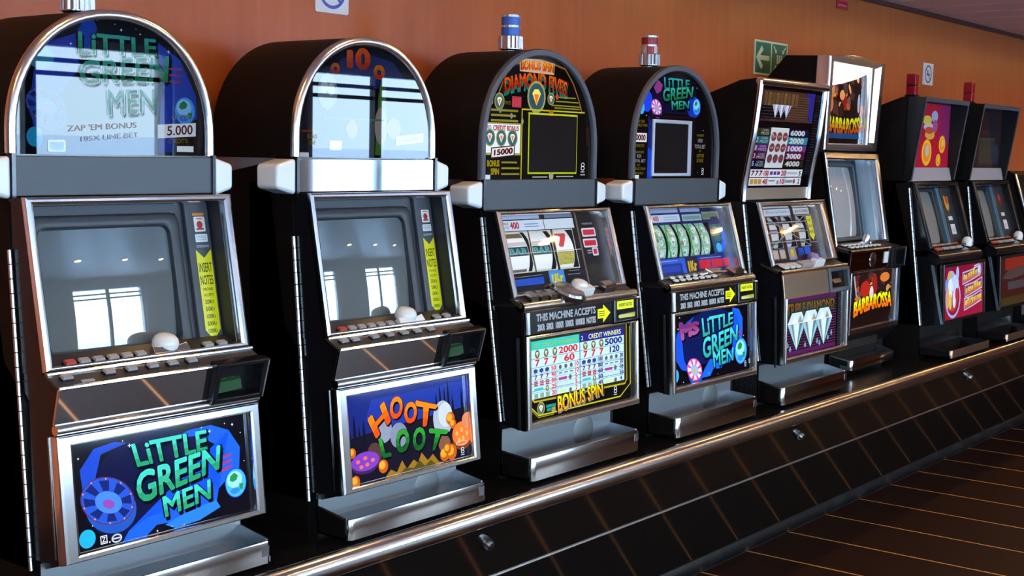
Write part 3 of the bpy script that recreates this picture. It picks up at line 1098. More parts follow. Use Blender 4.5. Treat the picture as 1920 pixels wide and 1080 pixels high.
# ------------------------------------------------------------------ A: video machines with chrome arch (the two nearest)
def build_A(x, y, label, which):
    t = machine(x, y, label)
    W = .488
    S = Fr(-.048, .461, .012, .78); B = Fr(-.101, .108, -.076, .346); Pn = Fr(-.078, .366, -.096, .437); D = Fr(-.096, .437, -.048, .461)
    prism_part('cabinet', t, [(0, .0), (.40, 0), (.40, .80), (.06, .862), (.062, .80), (.13, .78), (.08, .47), (0.01, .40), (0, .08)], 0, W, BLACK)
    for u0, u1 in ((0, .02), (W - .02, W)):
        prism_part('cabinet_side', t, [(0, .08), (.2, .08), (.2, .80), (.058, .80), (.053, .684)], u0, u1, BLACK)
    prism_part('door', t, [(0.001, .10), (.035, .45), (-.060, .455), (-.086, .436), (-.070, .366), (-.068, .346), (-.092, .104)], .004, W - .004, BLACKG)
    for u0, u1 in ((.003, .017), (W - .017, W - .003)):
        prism_part('door_cheek', t, [(-.042, .452), (.03, .452), (.05, .66), (.10, .70), (.10, .779), (.012, .779)], u0, u1, BLACKG)
    hinge(t, -.003, .08, .050, .684)
    edge_strip(t, -.063, .343, -.082, .116)
    # belly door: chrome frame with back-lit print
    b = MB()
    b.ring(B, [(0, 0), (W, 0), (W, .239), (0, .239)], [(.034, .014), (W - .028, .014), (W - .028, .218), (.034, .218)], -.012, .012, CHROME, .008, -.002)
    b.build('belly_frame', t, ang=25)
    bm = MB(); bm.fbox(B, .03, W - .024, .010, .222, -.012, -.0025, BLACKG); g = bm.build('belly_glass', t)
    P = Print(B, 0.75, -.0022)
    (art_space if which == 1 else art_owl)(P)
    P.build('belly_print', g)
    # chrome ledge between belly and bill panel
    b = MB(); b.tube([Vector((0.002, -.080, .357)), Vector((W - .002, -.080, .357))], .0105, CHROME, 14); b.build('chrome_ledge', t)
    # leaning chrome panel and note acceptor
    b = MB(); b.fbox(Pn, 0, .352, .0, .072, -.004, .003, CHROMEV); b.build('bill_panel', t, bevel=.0015)
    b = MB()
    b.ring(Pn, [(.352, -.004), (W, -.004), (W + .002, .084), (.352, .084)], [(.366, .008), (W - .012, .008), (W - .012, .074), (.366, .074)], -.004, .020, BLACKG, .004, -.03)
    b.fbox(Pn, .362, W - .008, .004, .078, -.034, -.028, BLACKG)
    a = b.build('bill_acceptor', t)
    b = MB(); b.hexa([Pn.p(.371, .012, -.012), Pn.p(.444, .016, -.012), Pn.p(.444, .040, -.012), Pn.p(.371, .038, -.012), Pn.p(.374, .014, .006), Pn.p(.440, .018, .004), Pn.p(.436, .038, .0), Pn.p(.374, .036, .002)], SLOTG); tag(b.build('note_slot', a), 'green lit note slot')
    b = MB(); b.tube([Pn.p(W - .001, -.002, .018), Pn.p(W + .001, .082, .018)], .003, CHROME, 8); b.build('acceptor_edge', a)
    # button deck
    b = MB(); b.fbox(D, .0, W, .0, .050, -.004, .001, DECK); dk = b.build('button_deck', t)
    b = MB(); b.tube([D.p(.001, .001, -.001), D.p(.354, .001, -.001)], .0048, CHROME, 10); b.build('deck_nose', t)
    b = MB(); b.tube([D.p(.001, .044, .002), D.p(W + .004, .044, .002)], .0042, CHROME, 10); b.build('chrome_strip', t)
    low = (.030, .122, .172, .222, .270, .317) if which == 1 else (.032, .067, .131, .181, .231, .277, .326)
    for u in low: put_button(t, D, u, .024, .024, .015, .010)
    if which == 1:
        b = MB(); b.fbox(D, .055, .082, .008, .014, .001, .003, BUTTON); b.build('blank_cover', t)
    U = Fr(-.052, .463, -.018, .478)
    for k, u in enumerate((.060, .091, .123, .155, .187, .219)):
        put_button(t, U, u, .012, .024, .015, .010, BUTTONR if k == 0 else BUTTON, label='red button' if k == 0 else None)
    for u in (.388, .424): put_button(t, U, u, .014, .024, .015, .010)
    # screen door
    b = MB()
    b.ring(S, [(0, 0), (W, 0), (W, .325), (0, .325)], [(.017, .010), (W - .024, .010), (W - .024, .309), (.017, .309)], -.001, .012, CHROME, .009, -.045)
    b.build('screen_frame', t, ang=25)
    b = MB(); b.fbox(S, .015, W - .022, .005, .312, -.10, -.092, BEZEL); b.fbox(S, .015, .026, .0, .312, -.094, -.050, BEZEL); b.fbox(S, .384, W - .022, .0, .312, -.094, -.052, BEZEL); b.fbox(S, .026, .384, .294, .312, -.094, -.050, BEZEL); b.build('bezel', t)
    b = MB(); b.fbox(S, .4625, .4665, .014, .309, -.06, -.003, BEZELD); b.build('dark_reflection_plate', t)  # added dark plate, stands for a dark reflection in the chrome inner wall
    b = MB(); b.fbox(S, .40, .462, .016, .312, -.052, -.040, BEZEL); col = b.build('note_column', t, bevel=.003)
    b = MB(); b.hexa([(.017, -.046, .462), (W - .024, -.046, .462), (W - .024, -.0085, .478), (.017, -.0085, .478),
                      (.017, -.046, .466), (W - .024, -.046, .466), (W - .024, -.004, .484), (.017, -.004, .484)], DECK)
    b.build('upper_deck', t)
    F2 = S.back(.050)
    crt(t, F2, .052, .030, .358, .268, CRT, R=1.6, depth=.008, bez=.028, au=.047, av=.07)
    P = Print(S, 0.0, -.0396, .3)
    insert_notes(P, .436, .214, .022, .040, [('INSERT', .020), ('NOTES', .020), ('MACHINE', .006), ('ACCEPTS', .006), ('20Kr', .009), ('50Kr', .009), ('100Kr', .009), ('500Kr', .009), ('1000Kr', .009)])
    P.poly(rr(.420, .252, .449, .284, .003), (225, 222, 215))
    P.ell(.4345, .267, .008, .008, (170, 40, 40)); P.rect(.425, .256, .444, .260, (170, 40, 40)); P.rect(.427, .278, .442, .281, (190, 120, 90))
    if which == 1: P.rect(.418, .286, .448, .292, (205, 120, 40))
    P.poly(rr(.419, .230, .451, .247, .002), (225, 228, 228))
    for q in range(3): P.rect(.422, .234 + q * .004, .448, .2355 + q * .004, (150, 155, 160))
    P.rect(.419, .222, .452, .2235, (170, 175, 180)); P.rect(.419, .219, .452, .2203, (170, 175, 180))
    P.build('note_label', col)
    # coin entry: white dome on a wedge plate
    b = MB()
    q0 = U.p(.249, .0, .002); 
    b.fprism(Fr(-.050, .464, -.028, .494), [(.248, -.004), (.340, -.004), (.336, .024), (.312, .019), (.294, .026), (.278, .019), (.252, .022)], -.016, .004, CHROME if which == 1 else WHITEP)
    c = b.build('coin_plate', t, bevel=.0015)
    b = MB(); b.lathe((.294, -.024, .482), [(.027, -.006), (.027, .006), (.024, .014), (.017, .020), (.007, .022)], WHITEP, 24, (0, -.25, 1)); tag(b.build('coin_head', t), 'white domed coin entry')
    # grey band with corner lamps
    FB = Fr(.050, .781, .050, .857)
    b = MB(); b.fbox(FB, .008, W - .006, 0, .076, -.04, .004, CHROMEV if which == 2 else GREYBAND); b.build('topper_band', t, bevel=.002)
    FL = Fr(.055, .775, .055, .860)
    side_lamp(t, FL, -.058, .001, .0, .083, -1); side_lamp(t, FL, W - .008, W + .042, .0, .083, 1)
    # arched head
    FD = dome_box(t, W, .289, .857, .058, .335, RIMM, .022, True)
    FG = Fr(.058, .857, .058 - (.0018 if which == 1 else .0008), 1.146)
    P = Print(FG, 0.12, -.001, .012, dim=.3)
    P.poly(arch(W, .289, .020), (6, 7, 14))
    (dome_space if which == 1 else dome_owl)(P)
    P.build('dome_glass', t)
    b = MB(); b.fbox(FD, .0, W, -.003, .003, -.01, .008, BLACKG); b.build('dome_sill', t)
    if which == 1:
        beacon(t, .238, .178, 1.143, 'blue')
        b = MB(); b.lathe((W, .045, .705), [(.034, -.002), (.034, .006), (.030, .010)], BLACKG, 24, (1, 0, 0)); b.lathe((W, .045, .705), [(.036, .0), (.036, .004), (.034, .005)], STEEL, 24, (1, 0, 0)); b.build('side_knob', t)
    # tray and foot
    tray(t, .0, .483, -.028, -.132, .010, .074, .058, .098, disc=(.372, .050, .046) if which == 2 else None)
    prism_part('foot', t, [(-.020, 0), (.0, 0), (.0, .10), (-.088, .104), (-.03, .085)], .01, W - .01, BLACKG)
    return t

def art_space(P):
    W0, W1, V0, V1 = .034, .458, .014, .217
    P.rect(W0, V0, W1, V1, (5, 6, 16))
    # deep blue planet and swooshes
    P.poly(ell(.205, .115, .15, .10, 30, .2), (8, 14, 50))
    P.poly([(.052, .168), (.055, .130), (.075, .080), (.10, .05), (.09, .1), (.085, .15), (.10, .19), (.16, .203), (.13, .209), (.085, .203)], (22, 60, 165))
    P.poly([(.135, .016), (.150, .034), (.20, .052), (.27, .05), (.34, .052), (.39, .085), (.43, .10), (.437, .15), (.41, .19), (.365, .207), (.31, .205), (.27, .195), (.33, .19), (.375, .165), (.39, .13), (.378, .10), (.365, .045), (.30, .026), (.23, .020), (.19, .016)], (22, 80, 205))
    P.poly([(.19, .016), (.215, .032), (.26, .030), (.30, .016)], (5, 6, 16))
    P.poly([(.235, .028), (.30, .045), (.365, .052), (.375, .036), (.32, .020), (.26, .016)], (35, 105, 225))
    saucer(P, .108, .100, .062)
    for q in range(3):
        P.poly([(.380, .137 - .0125 * q), (.412, .142 - .0125 * q), (.412, .137 - .0125 * q), (.378, .131 - .0125 * q)], (150, 45, 90))
    space_logo(P, ((.180, .152), (.352, .157), (.353, .200), (.168, .199)),
               ((.176, .078), (.378, .113), (.386, .164), (.172, .142)),
               ((.236, .042), (.352, .058), (.354, .098), (.232, .084)))
    globe(P, .419, .078, .027, .029)
    P.ell(.057, .038, .018, .0175, (25, 145, 190))
    P.frame(.085, .021, .100, .037, .0018, (190, 195, 205))
    P.text('Z', (.088, .024, .097, .034), (200, 200, 210), .02)
    P.ell(.105, .022, .0018, .0018, (210, 210, 215), n=8)
    P.oring(.121, .026, .012, .0085, .003, (165, 170, 180))
    P.rect(.112, .0245, .130, .0275, (165, 170, 180))
    stars(P, [(.05, .19, .003), (.42, .20, .004), (.44, .18, .002), (.445, .12, .002), (.215, .02, .003), (.25, .022, .002), (.28, .019, .002), (.40, .205, .002), (.36, .195, .004), (.165, .197, .005), (.15, .208, .002), (.07, .06, .002), (.34, .205, .002)])

def dome_space(P):
    W = .488
    P.poly([(.17, .262), (.19, .268), (.20, .25), (.19, .215), (.165, .20), (.15, .235)], (14, 60, 170))
    P.poly([(.06, .16), (.09, .215), (.15, .235), (.16, .17), (.10, .10), (.06, .04), (.05, .10)], (18, 48, 160))
    P.poly([(.33, .24), (.40, .20), (.44, .13), (.445, .08), (.40, .07), (.38, .01), (.345, .01), (.35, .10), (.36, .16)], (18, 55, 165))
    P.ell(.075, .185, .028, .022, (40, 130, 165))
    saucer(P, .085, .095, .045)
    space_logo(P, ((.156, .195), (.341, .204), (.339, .238), (.156, .240)),
               ((.159, .138), (.368, .152), (.372, .208), (.158, .184)),
               ((.224, .080), (.337, .092), (.338, .138), (.221, .130)))
    for q in range(3): P.rect(.372, .179 - .013 * q, .404, .183 - .013 * q, (150, 45, 90))
    globe(P, .412, .096, .026, .028)
    P.ell(.060, .036, .018, .019, (25, 145, 190))
    P.text("ZAP 'EM BONUS", ((.131, .047), (.291, .058), (.291, .070), (.131, .059)), (190, 110, 60), .01)
    P.text('185X LINE BET', ((.160, .028), (.295, .040), (.295, .050), (.160, .038)), (185, 190, 200), .01)
    P.text('UP TO', ((.378, .077), (.426, .081), (.426, .090), (.378, .086)), (150, 140, 40), .01)
    P.poly([(.342, .038), (.440, .044), (.440, .072), (.342, .066)], (205, 212, 215), .3)
    P.text('5.000', ((.366, .044), (.432, .048), (.432, .068), (.366, .064)), (120, 45, 60), .02)
    P.text('CREDITS', ((.370, .028), (.418, .030), (.418, .039), (.370, .037)), (150, 140, 40), .01)
    P.rect(.391, .011, .434, .023, (220, 225, 228), .3)
    P.poly(rr(.087, .008, .126, .031, .003), (225, 232, 238), .3)
    P.poly(rr(.091, .012, .122, .027, .003), (120, 160, 205), .3)
    P.text('MUST USE MAXIMUM LINES TO WIN SOME PRIZES', (.14, .010, .34, .017), (120, 115, 60), .0) if False else None
    stars(P, [(.14, .215, .004), (.13, .245, .002), (.255, .25, .004), (.30, .245, .003), (.20, .265, .002), (.24, .26, .002), (.29, .255, .002), (.37, .215, .005)])

def art_owl(P):
    W0, W1, V0, V1 = .034, .466, .014, .221
    P.rect(W0, V0, W1, V1, (16, 30, 100))
    P.poly([(W0, .12), (W1, .15), (W1, V0), (W0, V0)], (14, 12, 28))
    P.poly([(.12, .20), (.45, .205), (W1, .17), (W1, .14), (.2, .13), (.10, .16)], (22, 44, 130))
    for u, h in ((.045, .14), (.06, .175), (.075, .15), (.09, .16), (.345, .19), (.36, .205), (.376, .20), (.39, .215), (.405, .18), (.44, .19), (.455, .17)):
        P.poly([(u - .009, .07), (u + .009, .07), (u + .003, h - .02), (u, h), (u - .003, h - .02)], (8, 10, 26))
    # pale rocks behind the lettering
    P.ell(.365, .122, .036, .044, (150, 155, 160)); P.ell(.375, .13, .026, .03, (175, 178, 180))
    P.ell(.155, .125, .028, .03, (120, 125, 140)); P.ell(.205, .105, .03, .03, (110, 115, 135))
    P.ell(.12, .075, .024, .026, (70, 45, 40)); P.ell(.365, .06, .022, .02, (110, 70, 50))
    # grass
    P.poly([(.15, .015), (.17, .03), (.19, .02), (.21, .045), (.225, .022), (.25, .04), (.265, .03), (.28, .052), (.30, .03), (.32, .042), (.34, .02), (.36, .015)], (130, 92, 25))
    P.poly([(.2, .015), (.22, .026), (.25, .02), (.27, .035), (.29, .018), (.31, .03), (.33, .015)], (70, 60, 20))
    # orange and green lettering
    O1, O2 = (235, 125, 25), (200, 75, 20)
    k = dict(fat=.04, sh=(.003, -.004), out=.02, outc=(60, 18, 10), grad=O2)
    P.text('H', ((.128, .108), (.182, .142), (.162, .192), (.103, .158)), O1, **k)
    P.text('O', ((.178, .142), (.224, .148), (.226, .198), (.182, .196)), O1, **k)
    P.text('O', ((.226, .126), (.272, .128), (.274, .178), (.230, .178)), O1, **k)
    P.text('T', ((.272, .112), (.322, .112), (.348, .158), (.270, .180)), O1, **k)
    G1, G2 = (45, 145, 50), (20, 90, 35)
    k = dict(fat=.04, sh=(.003, -.004), out=.02, outc=(8, 30, 12), grad=G2)
    P.text('L', ((.146, .060), (.176, .060), (.166, .108), (.134, .108)), G1, **k)
    P.text('O', ((.190, .062), (.238, .064), (.242, .118), (.196, .118)), G1, **k)
    P.text('O', ((.248, .058), (.294, .058), (.300, .112), (.256, .116)), G1, **k)
    P.text('T', ((.305, .050), (.342, .050), (.384, .090), (.312, .106)), G1, **k)
    # mushrooms and pumpkins
    def mush(u, v, rx, ry, c, d):
        P.ell(u, v, rx, ry, tuple(int(q * .5) for q in c)); P.ell(u, v + ry * .12, rx * .96, ry * .84, c)
        for a, b_ in ((-.5, .2), (0, .4), (.5, .1), (.1, -.2), (-.3, -.3)):
            P.ell(u + a * rx, v + b_ * ry, rx * .14, ry * .18, d)
    mush(.088, .060, .048, .026, (105, 50, 150), (190, 90, 80))
    mush(.432, .070, .038, .036, (215, 100, 40), (235, 140, 70))
    P.ell(.455, .105, .02, .02, (190, 110, 70))
    for u, v, r in ((.145, .042, .016), (.047, .088, .012), (.052, .022, .014), (.362, .034, .017), (.388, .036, .020), (.374, .046, .013), (.392, .118, .016), (.40, .104, .012)):
        P.ell(u, v, r, r, (170, 75, 15)); P.ell(u - r * .2, v + r * .2, r * .65, r * .6, (230, 140, 40))
    P.oring(.428, .052, .022, .006, .002, (170, 160, 150)); emblem(P, .430, .033, .010)

def dome_owl(P):
    P.poly(arch(.488, .289, .030), (10, 10, 24))
    P.poly([(.10, .19), (.16, .235), (.24, .25), (.33, .235), (.39, .18), (.39, .16), (.25, .17), (.12, .15)], (26, 36, 90))
    k = dict(fat=.05, out=.02, outc=(60, 20, 10), grad=(190, 60, 30))
    P.text('1', (.172, .212, .192, .255), (225, 95, 40), **k)
    P.text('0', (.200, .210, .252, .262), (225, 95, 40), **k)
    P.text('o', (.262, .190, .302, .226), (215, 120, 30), **k)
    P.text('o', (.120, .195, .150, .222), (200, 110, 40), **k)
    P.poly([(.27, .01), (.28, .15), (.29, .19), (.305, .18), (.31, .09), (.30, .01)], (70, 110, 40))
    P.ell(.29, .08, .022, .045, (150, 140, 125))
    P.ell(.11, .155, .032, .042, (120, 130, 145)); P.ell(.10, .165, .012, .014, (190, 195, 205)); P.ell(.122, .16, .012, .014, (190, 195, 205))
    P.ell(.19, .07, .02, .022, (150, 120, 90)); P.ell(.335, .075, .026, .026, (150, 110, 80))
    P.rect(.03, .061, .075, .065, (140, 40, 25))
    P.text('BONUS', (.048, .046, .078, .056), (160, 140, 35), .01); P.text('LINE', (.052, .032, .074, .042), (160, 140, 35), .01)
    P.rect(.117, .020, .158, .042, (225, 230, 232), .3)
    P.poly([(.343, .034), (.444, .044), (.444, .066), (.343, .056)], (210, 216, 220), .3)
    P.poly([(.349, .039), (.438, .048), (.438, .059), (.349, .050)], (160, 185, 205), .3)
    P.rect(.024, .004, .052, .014, (200, 205, 205), .3)
    P.rect(.095, .092, .30, .096, (60, 90, 60))

# ------------------------------------------------------------------ B: reel machines with grey arch (third and fourth)
def build_B(x, y, label, which):
    t = machine(x, y, label)
    W = .550
    S = Fr(-.03, .492, .037, .721); B = Fr(-.085, .142, -.073, .396); Pn = Fr(-.073, .396, -.070, .461); D = Fr(-.065, .472, -.03, .492)
    prism_part('cabinet', t, [(0, .0), (.41, 0), (.41, .74), (.09, .806), (.085, .75), (.19, .722), (.17, .5), (.02, .45), (0, .158)], 0, W, BLACK)
    for u0, u1 in ((0, .02), (W - .02, W)):
        prism_part('cabinet_side', t, [(0, .158), (.2, .158), (.2, .75), (.085, .75), (.078, .706)], u0, u1, BLACK)
    prism_part('door', t, [(.001, .15), (.045, .468), (-.055, .470), (-.062, .461), (-.064, .396), (-.076, .14)], .004, W - .004, BLACKG)
    for u0, u1 in ((.003, .018), (W - .018, W - .003)):
        prism_part('door_cheek', t, [(-.026, .484), (.04, .484), (.08, .70), (.12, .722), (.035, .722)], u0, u1, BLACKG)
    hinge(t, -.003, .158, .075, .706)
    edge_strip(t, -.049, .389, -.062, .142)
    # belly door
    b = MB()
    b.ring(B, [(0, 0), (W, 0), (W, .254), (0, .254)], [(.022, .022), (W - .014, .022), (W - .014, .244), (.022, .244)], -.012, .012, GOLD, .009, -.002)
    b.build('belly_frame', t, ang=25)
    bm = MB(); bm.fbox(B, .018, W - .01, .016, .248, -.012, -.0025, BLACKG); g = bm.build('belly_glass', t)
    P = Print(B, 0.7, -.0022)
    (art_pay if which == 3 else art_space2)(P)
    P.build('belly_print', g)
    # rounded dark bill band with lettering and note acceptor
    b = MB(); b.fbox(Pn, .0, W + .006, .0, .066, -.008, .006, BLACKG); band_ = b.build('bill_band', t, bevel=.004)
    b = MB(); b.tube([Pn.p(.012, .004, .004), Pn.p(.010, .062, .004)], .011, CHROME, 12); b.tube([Pn.p(W, .004, .004), Pn.p(W + .002, .066, .004)], .008, CHROME, 12); b.build('chrome_end', band_)
    P = Print(Pn, 0.12, .0062, .2)
    Wt = (205, 210, 215)
    P.text('THIS MACHINE ACCEPTS', (.050, .034, .330, .055), Wt, .035)
    P.text('20KR  50KR  100KR  500KR  1000KR  NOTES', (.054, .008, .330, .027), Wt, .055)
    Y = (220, 225, 20)
    P.poly([(.340, .018), (.368, .018), (.368, .005), (.405, .031), (.368, .057), (.368, .045), (.340, .045)], Y, .35)
    for q in range(3): P.rect(.346, .024 + q * .006, .376, .0265 + q * .006, (90, 95, 10))
    P.build('bill_lettering', band_)
    b = MB()
    b.ring(Pn, [(.415, .0), (W + .004, .0), (W + .004, .064), (.415, .064)], [(.432, .006), (W - .014, .006), (W - .014, .060), (.432, .060)], .0, .013, BLACKG, .004, -.004)
    b.fbox(Pn, .425, W - .006, .003, .062, -.01, .003, BEZELD)
    a = b.build('bill_acceptor', t)
    b = MB(); b.fbox(Pn, .440, .526, .036, .060, .004, .0075, ink((220, 225, 20), .35, .3)); s_ = b.build('note_sign', a)
    P = Print(Pn, .0, .0077, .3); P.text('INSERT NOTES', (.448, .043, .518, .053), (60, 65, 10), .02); P.build('note_lettering', s_)
    b = MB(); b.hexa([Pn.p(.448, .010, .003), Pn.p(.530, .010, .003), Pn.p(.530, .024, .003), Pn.p(.440, .020, .003), Pn.p(.455, .010, .010), Pn.p(.530, .010, .010), Pn.p(.530, .022, .010), Pn.p(.470, .020, .010)], YELLOWSLOT); b.build('note_slot', a)
    # deck with chrome nose
    b = MB(); b.tube([Vector((.004, -.058, .470)), Vector((W + .006, -.058, .470))], .0145, GOLD, 16); b.build('deck_nose', t)
    b = MB(); b.fbox(D, .0, W, .004, .045, -.006, .003, DECK); b.build('button_deck', t)
    # screen door frame
    b = MB()
    b.ring(S, [(0, 0), (W, 0), (W, .239), (0, .239)], [(.024, .010), (W - .026, .010), (W - .026, .226), (.024, .226)], -.001, .012, GOLD, .010, -.04)
    b.build('screen_frame', t, ang=25)
    b = MB(); b.hexa([(.024, -.06, .474), (W - .026, -.06, .474), (W - .026, .0, .500), (.024, .0, .500),
                      (.024, -.058, .482), (W - .026, -.058, .482), (W - .026, .004, .508), (.024, .004, .508)], DECK); b.build('upper_deck', t)
    Q = Fr(-.055, .484, -.004, .506)
    F2 = S.back(.02)
    # reels and printed glass with openings
    if which == 3:
        openings = [(.056, .158), (.166, .265), (.278, .373)]
        v0, v1, R = .072, .182, .10
    else:
        openings = [(.068, .132), (.140, .204), (.212, .276), (.284, .348), (.352, .416)]
        v0, v1, R = .072, .179, .11
    for k, (a0, a1) in enumerate(openings):
        Dm = Drum(F2, (v0 + v1) / 2, R, .004)
        b = MB()
        nseg = 18
        vs = []
        for i in range(nseg + 1):
            v = (v0 + v1) / 2 + R * (-1.0 + 2.0 * i / nseg)
            vs += [Dm.p(a0 + .001, v), Dm.p(a1 - .001 - (.006 if which == 3 else .006), v)]
        b.add(vs, [(2 * i, 2 * i + 1, 2 * i + 3, 2 * i + 2) for i in range(nseg)], ink((228, 228, 226), .45, .35))
        r = b.build('reel', t)
        P = Print(Dm, .40, .0004, .35, .00004)
        (reel3 if which == 3 else reel4)(P, k, a0 + .001, a1 - .007, v0, v1)
        P.build('reel_print', r)
    bk = MB(); bk.fbox(F2, .022, W - .024, -.002, .232, -.14, -.135, BEZELD); bk.build('reel_backing', t)
    P = Print(F2, .32, 0.0, .06)
    (glass3 if which == 3 else glass4)(P, openings, v0, v1)
    P.build('display_print', t)
    b = MB(); b.fbox(S, .023, W - .025, .012, .228, -.014, -.012, PANE); b.build('display_glass', t)
    if which == 3:
        for u in (.062, .105, .148): put_button(t, Q, u, .010, .030, .034, .016, GOLD)
        b = MB(); b.lathe(Q.p(.235, .012, 0), [(.055, 0), (.055, .008), (.050, .012), (.044, .014), (.034, .013)], BUTTONBK, 28, Q.N)
        b.lathe(Q.p(.235, .012, .012), [(.050, 0), (.046, .006), (.04, .007)], GOLD, 28, Q.N); b.build('spin_button', t)
        b = MB(); b.fprism(Q, [(.270, -.004), (.345, -.004), (.350, .022), (.330, .028), (.305, .020), (.275, .022)], .0, .020, WHITEP); b.build('coin_plate', t, bevel=.003)
        b = MB(); b.lathe(Q.p(.313, .030, .006), [(.025, -.004), (.025, .012), (.02, .02), (.01, .024)], WHITEP, 20, (0, -.3, 1)); tag(b.build('coin_head', t), 'white domed coin entry')
        put_button(t, Q, .430, .014, .055, .030, .022, GOLD)
    else:
        for k in range(5): put_button(t, Q, .066 + .046 * k, .022, .026, .012, .010, WHITEP)
        for k in range(7): put_button(t, Q, .062 + .040 * k, .004, .026, .012, .010, WHITEP)
        b = MB(); b.fprism(Q, [(.285, .006), (.352, .006), (.356, .034), (.280, .034)], .0, .020, GOLD); b.build('coin_plate', t, bevel=.003)
        put_button(t, Q, .455, .012, .062, .034, .022, GOLD)
        put_button(t, Q, .507, .006, .016, .016, .012, WHITEP)
    # band, lamps, arched head
    FB = Fr(.078, .722, .078, .804)
    b = MB(); b.fbox(FB, .010, W - .008, 0, .083, -.04, .004, GREYBAND); b.build('topper_band', t, bevel=.002)
    FL = Fr(.084, .722, .084, .806)
    side_lamp(t, FL, -.060, .002, .004, .080, -1); side_lamp(t, FL, W - .008, W + .044, .004, .080, 1)
    FD = dome_box(t, W, .367, .804, .087, .34, GREYRIM, .020, False)
    P = Print(FD, 0.30, -.003, .05)
    P.poly(arch(W, .367, .018), (7, 6, 7))
    (dome_pay if which == 3 else dome_space2)(P)
    P.build('dome_glass', t)
    # small dark play-field screen in the head glass
    if which == 3:
        b = MB(); b.fbox(FD, .224, .450, .022, .182, -.004, .0005, mat('dark_smoked_glass', (.012, .010, .010), .06)); b.build('head_screen', t)
    else:
        b = MB()
        b.ring(FD, [(.128, .008), (.372, .008), (.372, .190), (.128, .190)], [(.141, .018), (.350, .018), (.350, .178), (.141, .178)], -.003, .002, ink((165, 172, 185), .05, .3), .003, -.002)
        b.fbox(FD, .137, .356, .014, .182, -.003, -.001, mat('dark_smoked_glass', (.012, .010, .010), .06)); b.build('head_screen', t)
    beacon(t, .258, .19, 1.168, 'blue' if which == 3 else 'red')
    tray(t, .0, .525, -.004, -.114, .010, .080, .072, .136, disc=(.385, .075, .050))
    prism_part('foot', t, [(.002, 0), (.02, 0), (.02, .16), (.002, .16)], .01, W - .01, BLACKG)
    return t

def medal(P, u, v, r, c=(70, 90, 75)):
    P.ell(u, v, r, r * 1.05, (150, 140, 70)); P.ell(u, v, r * .85, r * .9, c)
    P.poly([(u - .5 * r, v + .25 * r), (u - .25 * r, v + .5 * r), (u + .25 * r, v + .5 * r), (u + .5 * r, v + .25 * r), (u, v - .6 * r)], (220, 215, 190))
    P.poly([(u - .25 * r, v + .25 * r), (u + .25 * r, v + .25 * r), (u, v - .4 * r)], (215, 120, 40))

